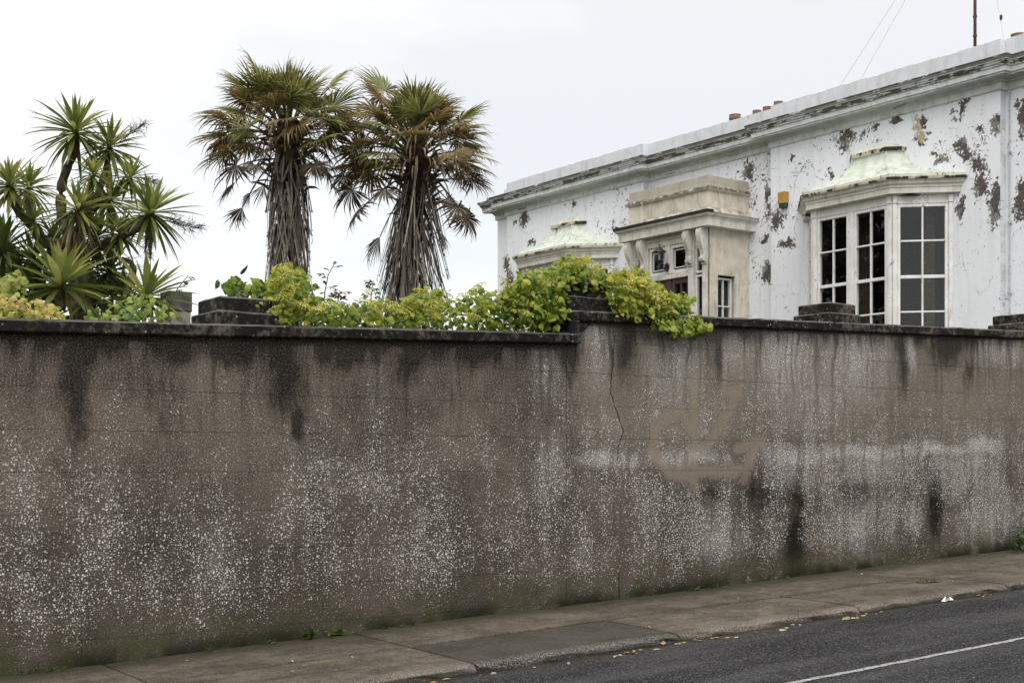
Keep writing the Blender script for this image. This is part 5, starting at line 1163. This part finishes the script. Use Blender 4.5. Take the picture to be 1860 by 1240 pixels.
for i, (x, y, z, H, r_, lb) in enumerate(((-9, 24, 1.6, 12, 4.2, 'large dark broadleaf tree mirrored in the near bay, left of the garden'), (-6, 32, 1.7, 13, 4.6, 'second dark broadleaf tree farther up the garden, mirrored in the far bay'), (-14, 38, 1.5, 15, 5, 'tallest dark broadleaf tree at the back corner of the garden'), (-16, 28, 1.2, 14, 4.8, 'broad dark tree at the left edge of the garden'),
        (1, 33, 2, 12, 4, 'dark broadleaf tree in the upper garden mirrored in the porch lights'), (0, 42, 2, 13, 4.2, 'dark broadleaf tree at the top of the garden mirrored in the far bay'),
        (34, -8, .4, 10, 4.2, 'street tree on the far pavement mirrored in the porch window'), (28, -12, .2, 9, 3.8, 'second street tree on the far side mirrored beside the porch'))): bigtree(lb, x, y, z, H, r_, 3000, i)

# ------------------------------------------------------------------ small things on the ground
M_fl = m_leaf('fallen_leaf', [(.24, .17, .06), (.42, .38, .20), (.52, .49, .33), (.28, .15, .06), (.30, .32, .14)], None, (.5, 1), .1, .7, .2)
gr_ = random.Random(12); FLM = []
for i in range(8):
    mb = LB(); mb.rv = (i+.5)/8; leafshape(mb, Vector((0, 0, .12)), Vector((gr_.gauss(0, .25), gr_.gauss(0, .25), 1)).normalized(), Vector((1, 0, 0)), 1., .6, False); FLM.append(mb.mesh('fallen_leaf', M_fl))
def gz_(x, y):
    u, v = x, y; return road_z(u, v) if v < KV-.005 else zb(u)-.02*(V0-v)+.002
def drop(x, y, z, s_): 
    o = bpy.data.objects.new('fallen_leaf', gr_.choice(FLM)); col.objects.link(o); o.location = (x, y, z); o.scale = (s_, s_, s_*.8); o.rotation_euler = (gr_.gauss(0, .15), gr_.gauss(0, .15), gr_.uniform(0, 6.28)); return o
spots = [(gr_.uniform(4.5, 14.5), KV-.03-abs(gr_.gauss(0, .09))) for _ in range(58)]+[(6.75+gr_.gauss(0, .09), KV-.10-abs(gr_.gauss(0, .05))) for _ in range(8)]+[(7.55+gr_.gauss(0, .12), KV-.06-abs(gr_.gauss(0, .05))) for _ in range(9)]+[(9.35+gr_.gauss(0, .2), KV-.06-abs(gr_.gauss(0, .08))) for _ in range(10)]
for x, y in spots: tag(drop(x, y, gz_(x, y), gr_.uniform(.035, .075)), 'small yellow or brown fallen leaf lying in the road along the kerb', 'leaf', 'fallen leaves along the kerb')
for i in range(26):
    x, y = gr_.uniform(3, 15), gr_.uniform(7.95, 9.6); tag(drop(x, y, gz_(x, y)+.002, gr_.uniform(.025, .05)), 'small dry fallen leaf lying on the pavement slabs', 'leaf', 'fallen leaves on the pavement')
p = onz(1720, 1088, .2); lt = MB(); 
for i in range(9):
    a, b, c = [Vector((gr_.uniform(-.07, .07), gr_.uniform(-.035, .035), gr_.uniform(0, .05))) for _ in range(3)]; lt.poly([p*1.0+a-Vector((0, 0, p.z-gz_(p.x, p.y))), p+b-Vector((0, 0, p.z-gz_(p.x, p.y))), p+c-Vector((0, 0, p.z-gz_(p.x, p.y)))])
tag(lt.build('paper_scrap', plain('crumpled_white_paper', (.6, .6, .6), (.75, .75, .74))), 'crumpled white paper scrap in the gutter beside the kerb', 'litter')
M_weed = m_leaf('weed_leaf', [(.05, .10, .015), (.10, .18, .025), (.18, .24, .04)], None, (.5, 1), .3, .5, .3)
def weed(px, n, L, spread, label, broad=.35):
    p = onv(px, 1000, V0-.03); z = zb(p.x); t_ = thing('weed', label, 'plant', (p.x, p.y, z), 'weeds at the foot of the wall')
    for i in range(n):
        a = gr_.uniform(0, 6.28); mb = LB(); mb.rv = gr_.random(); b = Vector((p.x+gr_.uniform(-spread, spread), V0-.03-abs(gr_.gauss(0, .02)), z+.003)); d = Vector((math.cos(a), -abs(math.sin(a))*.8, gr_.uniform(.3, 1.4))); blade(mb, b, d, L*gr_.uniform(.6, 1.2), L*broad, .9, .2, 4); mb.build('leaf', M_weed, t_)
weed(78, 30, .05, .16, 'flat bright green weed patch at the wall foot, leftmost'); weed(483, 7, .06, .03, 'tiny yellow-green weed at the wall foot right of the leftmost patch'); weed(560, 9, .13, .04, 'upright dandelion-like weed at the wall foot, left of a pair'); weed(612, 9, .13, .07, 'spreading dandelion-like weed at the wall foot, right of a pair'); weed(380, 6, .05, .03, 'tiny dark green weed tuft between two slabs joints at the wall foot')
weed(735, 6, .06, .08, 'small weed at the wall foot below the white lichen disc'); weed(982, 8, .05, .05, 'small moss-like weed at the wall foot beside a slab joint'); weed(1255, 8, .08, .05, 'small green weed at the wall foot below the tan daubs'); weed(1292, 9, .06, .06, 'low green weed at the wall foot at the black damp patch'); weed(1420, 7, .05, .08, 'thin weed at the wall foot below the dark stain'); weed(700, 5, .05, .02, 'single tiny weed seedling at the wall foot')
p = onv(1856, 985, V0-.12); sh = thing('ivy_clump', 'dark green bushy clump against the wall foot at far right', 'shrub', (p.x, p.y, zb(p.x)))
leafmass(sh, [(1842,990),(1845,972),(1856,962),(1875,955),(1900,960),(1905,995)], V0-.3, V0-.02, 260, .05, M_rose, 20, heart=True, bias=-.1)
# mossy broken stop-tap hole in the slab
p = onz(1688, 1053, .30); st = thing('stop_tap_cover', 'small broken mossy stop-tap cover sunk in the pavement', 'cover', (p.x, p.y, gz_(p.x, p.y)))
zc = lambda x, y: gz_(x, y)+.006
mb = MB(); n = 14; ring_ = [(p.x+.17*math.cos(q*2*math.pi/n)*gr_.uniform(.85, 1.1), p.y+.10*math.sin(q*2*math.pi/n)*gr_.uniform(.85, 1.1)) for q in range(n)]; a = [mb.vert((x, y, zc(x, y))) for x, y in ring_]; b = [mb.vert((p.x+(x-p.x)*.75, p.y+(y-p.y)*.75, zc(x, y)+.012)) for x, y in ring_]; c_ = mb.vert((p.x, p.y, zc(p.x, p.y)-.002))
for q in range(n): mb.face(a[q], a[(q+1) % n], b[(q+1) % n], b[q]); mb.face(b[q], b[(q+1) % n], c_)
mb.build('rim', plain('rusty_iron_moss', (.03, .03, .012), (.10, .075, .04), 30, .9, .5), st)
mb = LB()
for i in range(40): mb.rv = gr_.random()*.5; leafshape(mb, Vector((p.x+gr_.gauss(0, .07), p.y+gr_.gauss(0, .04), zc(p.x, p.y)+.01)), Vector((gr_.gauss(0, .5), gr_.gauss(0, .5), 1)).normalized(), Vector((gr_.gauss(0, 1), gr_.gauss(0, 1), .4)), .03, .02, False)
mb.build('moss', M_weed, st)['kind'] = 'stuff'
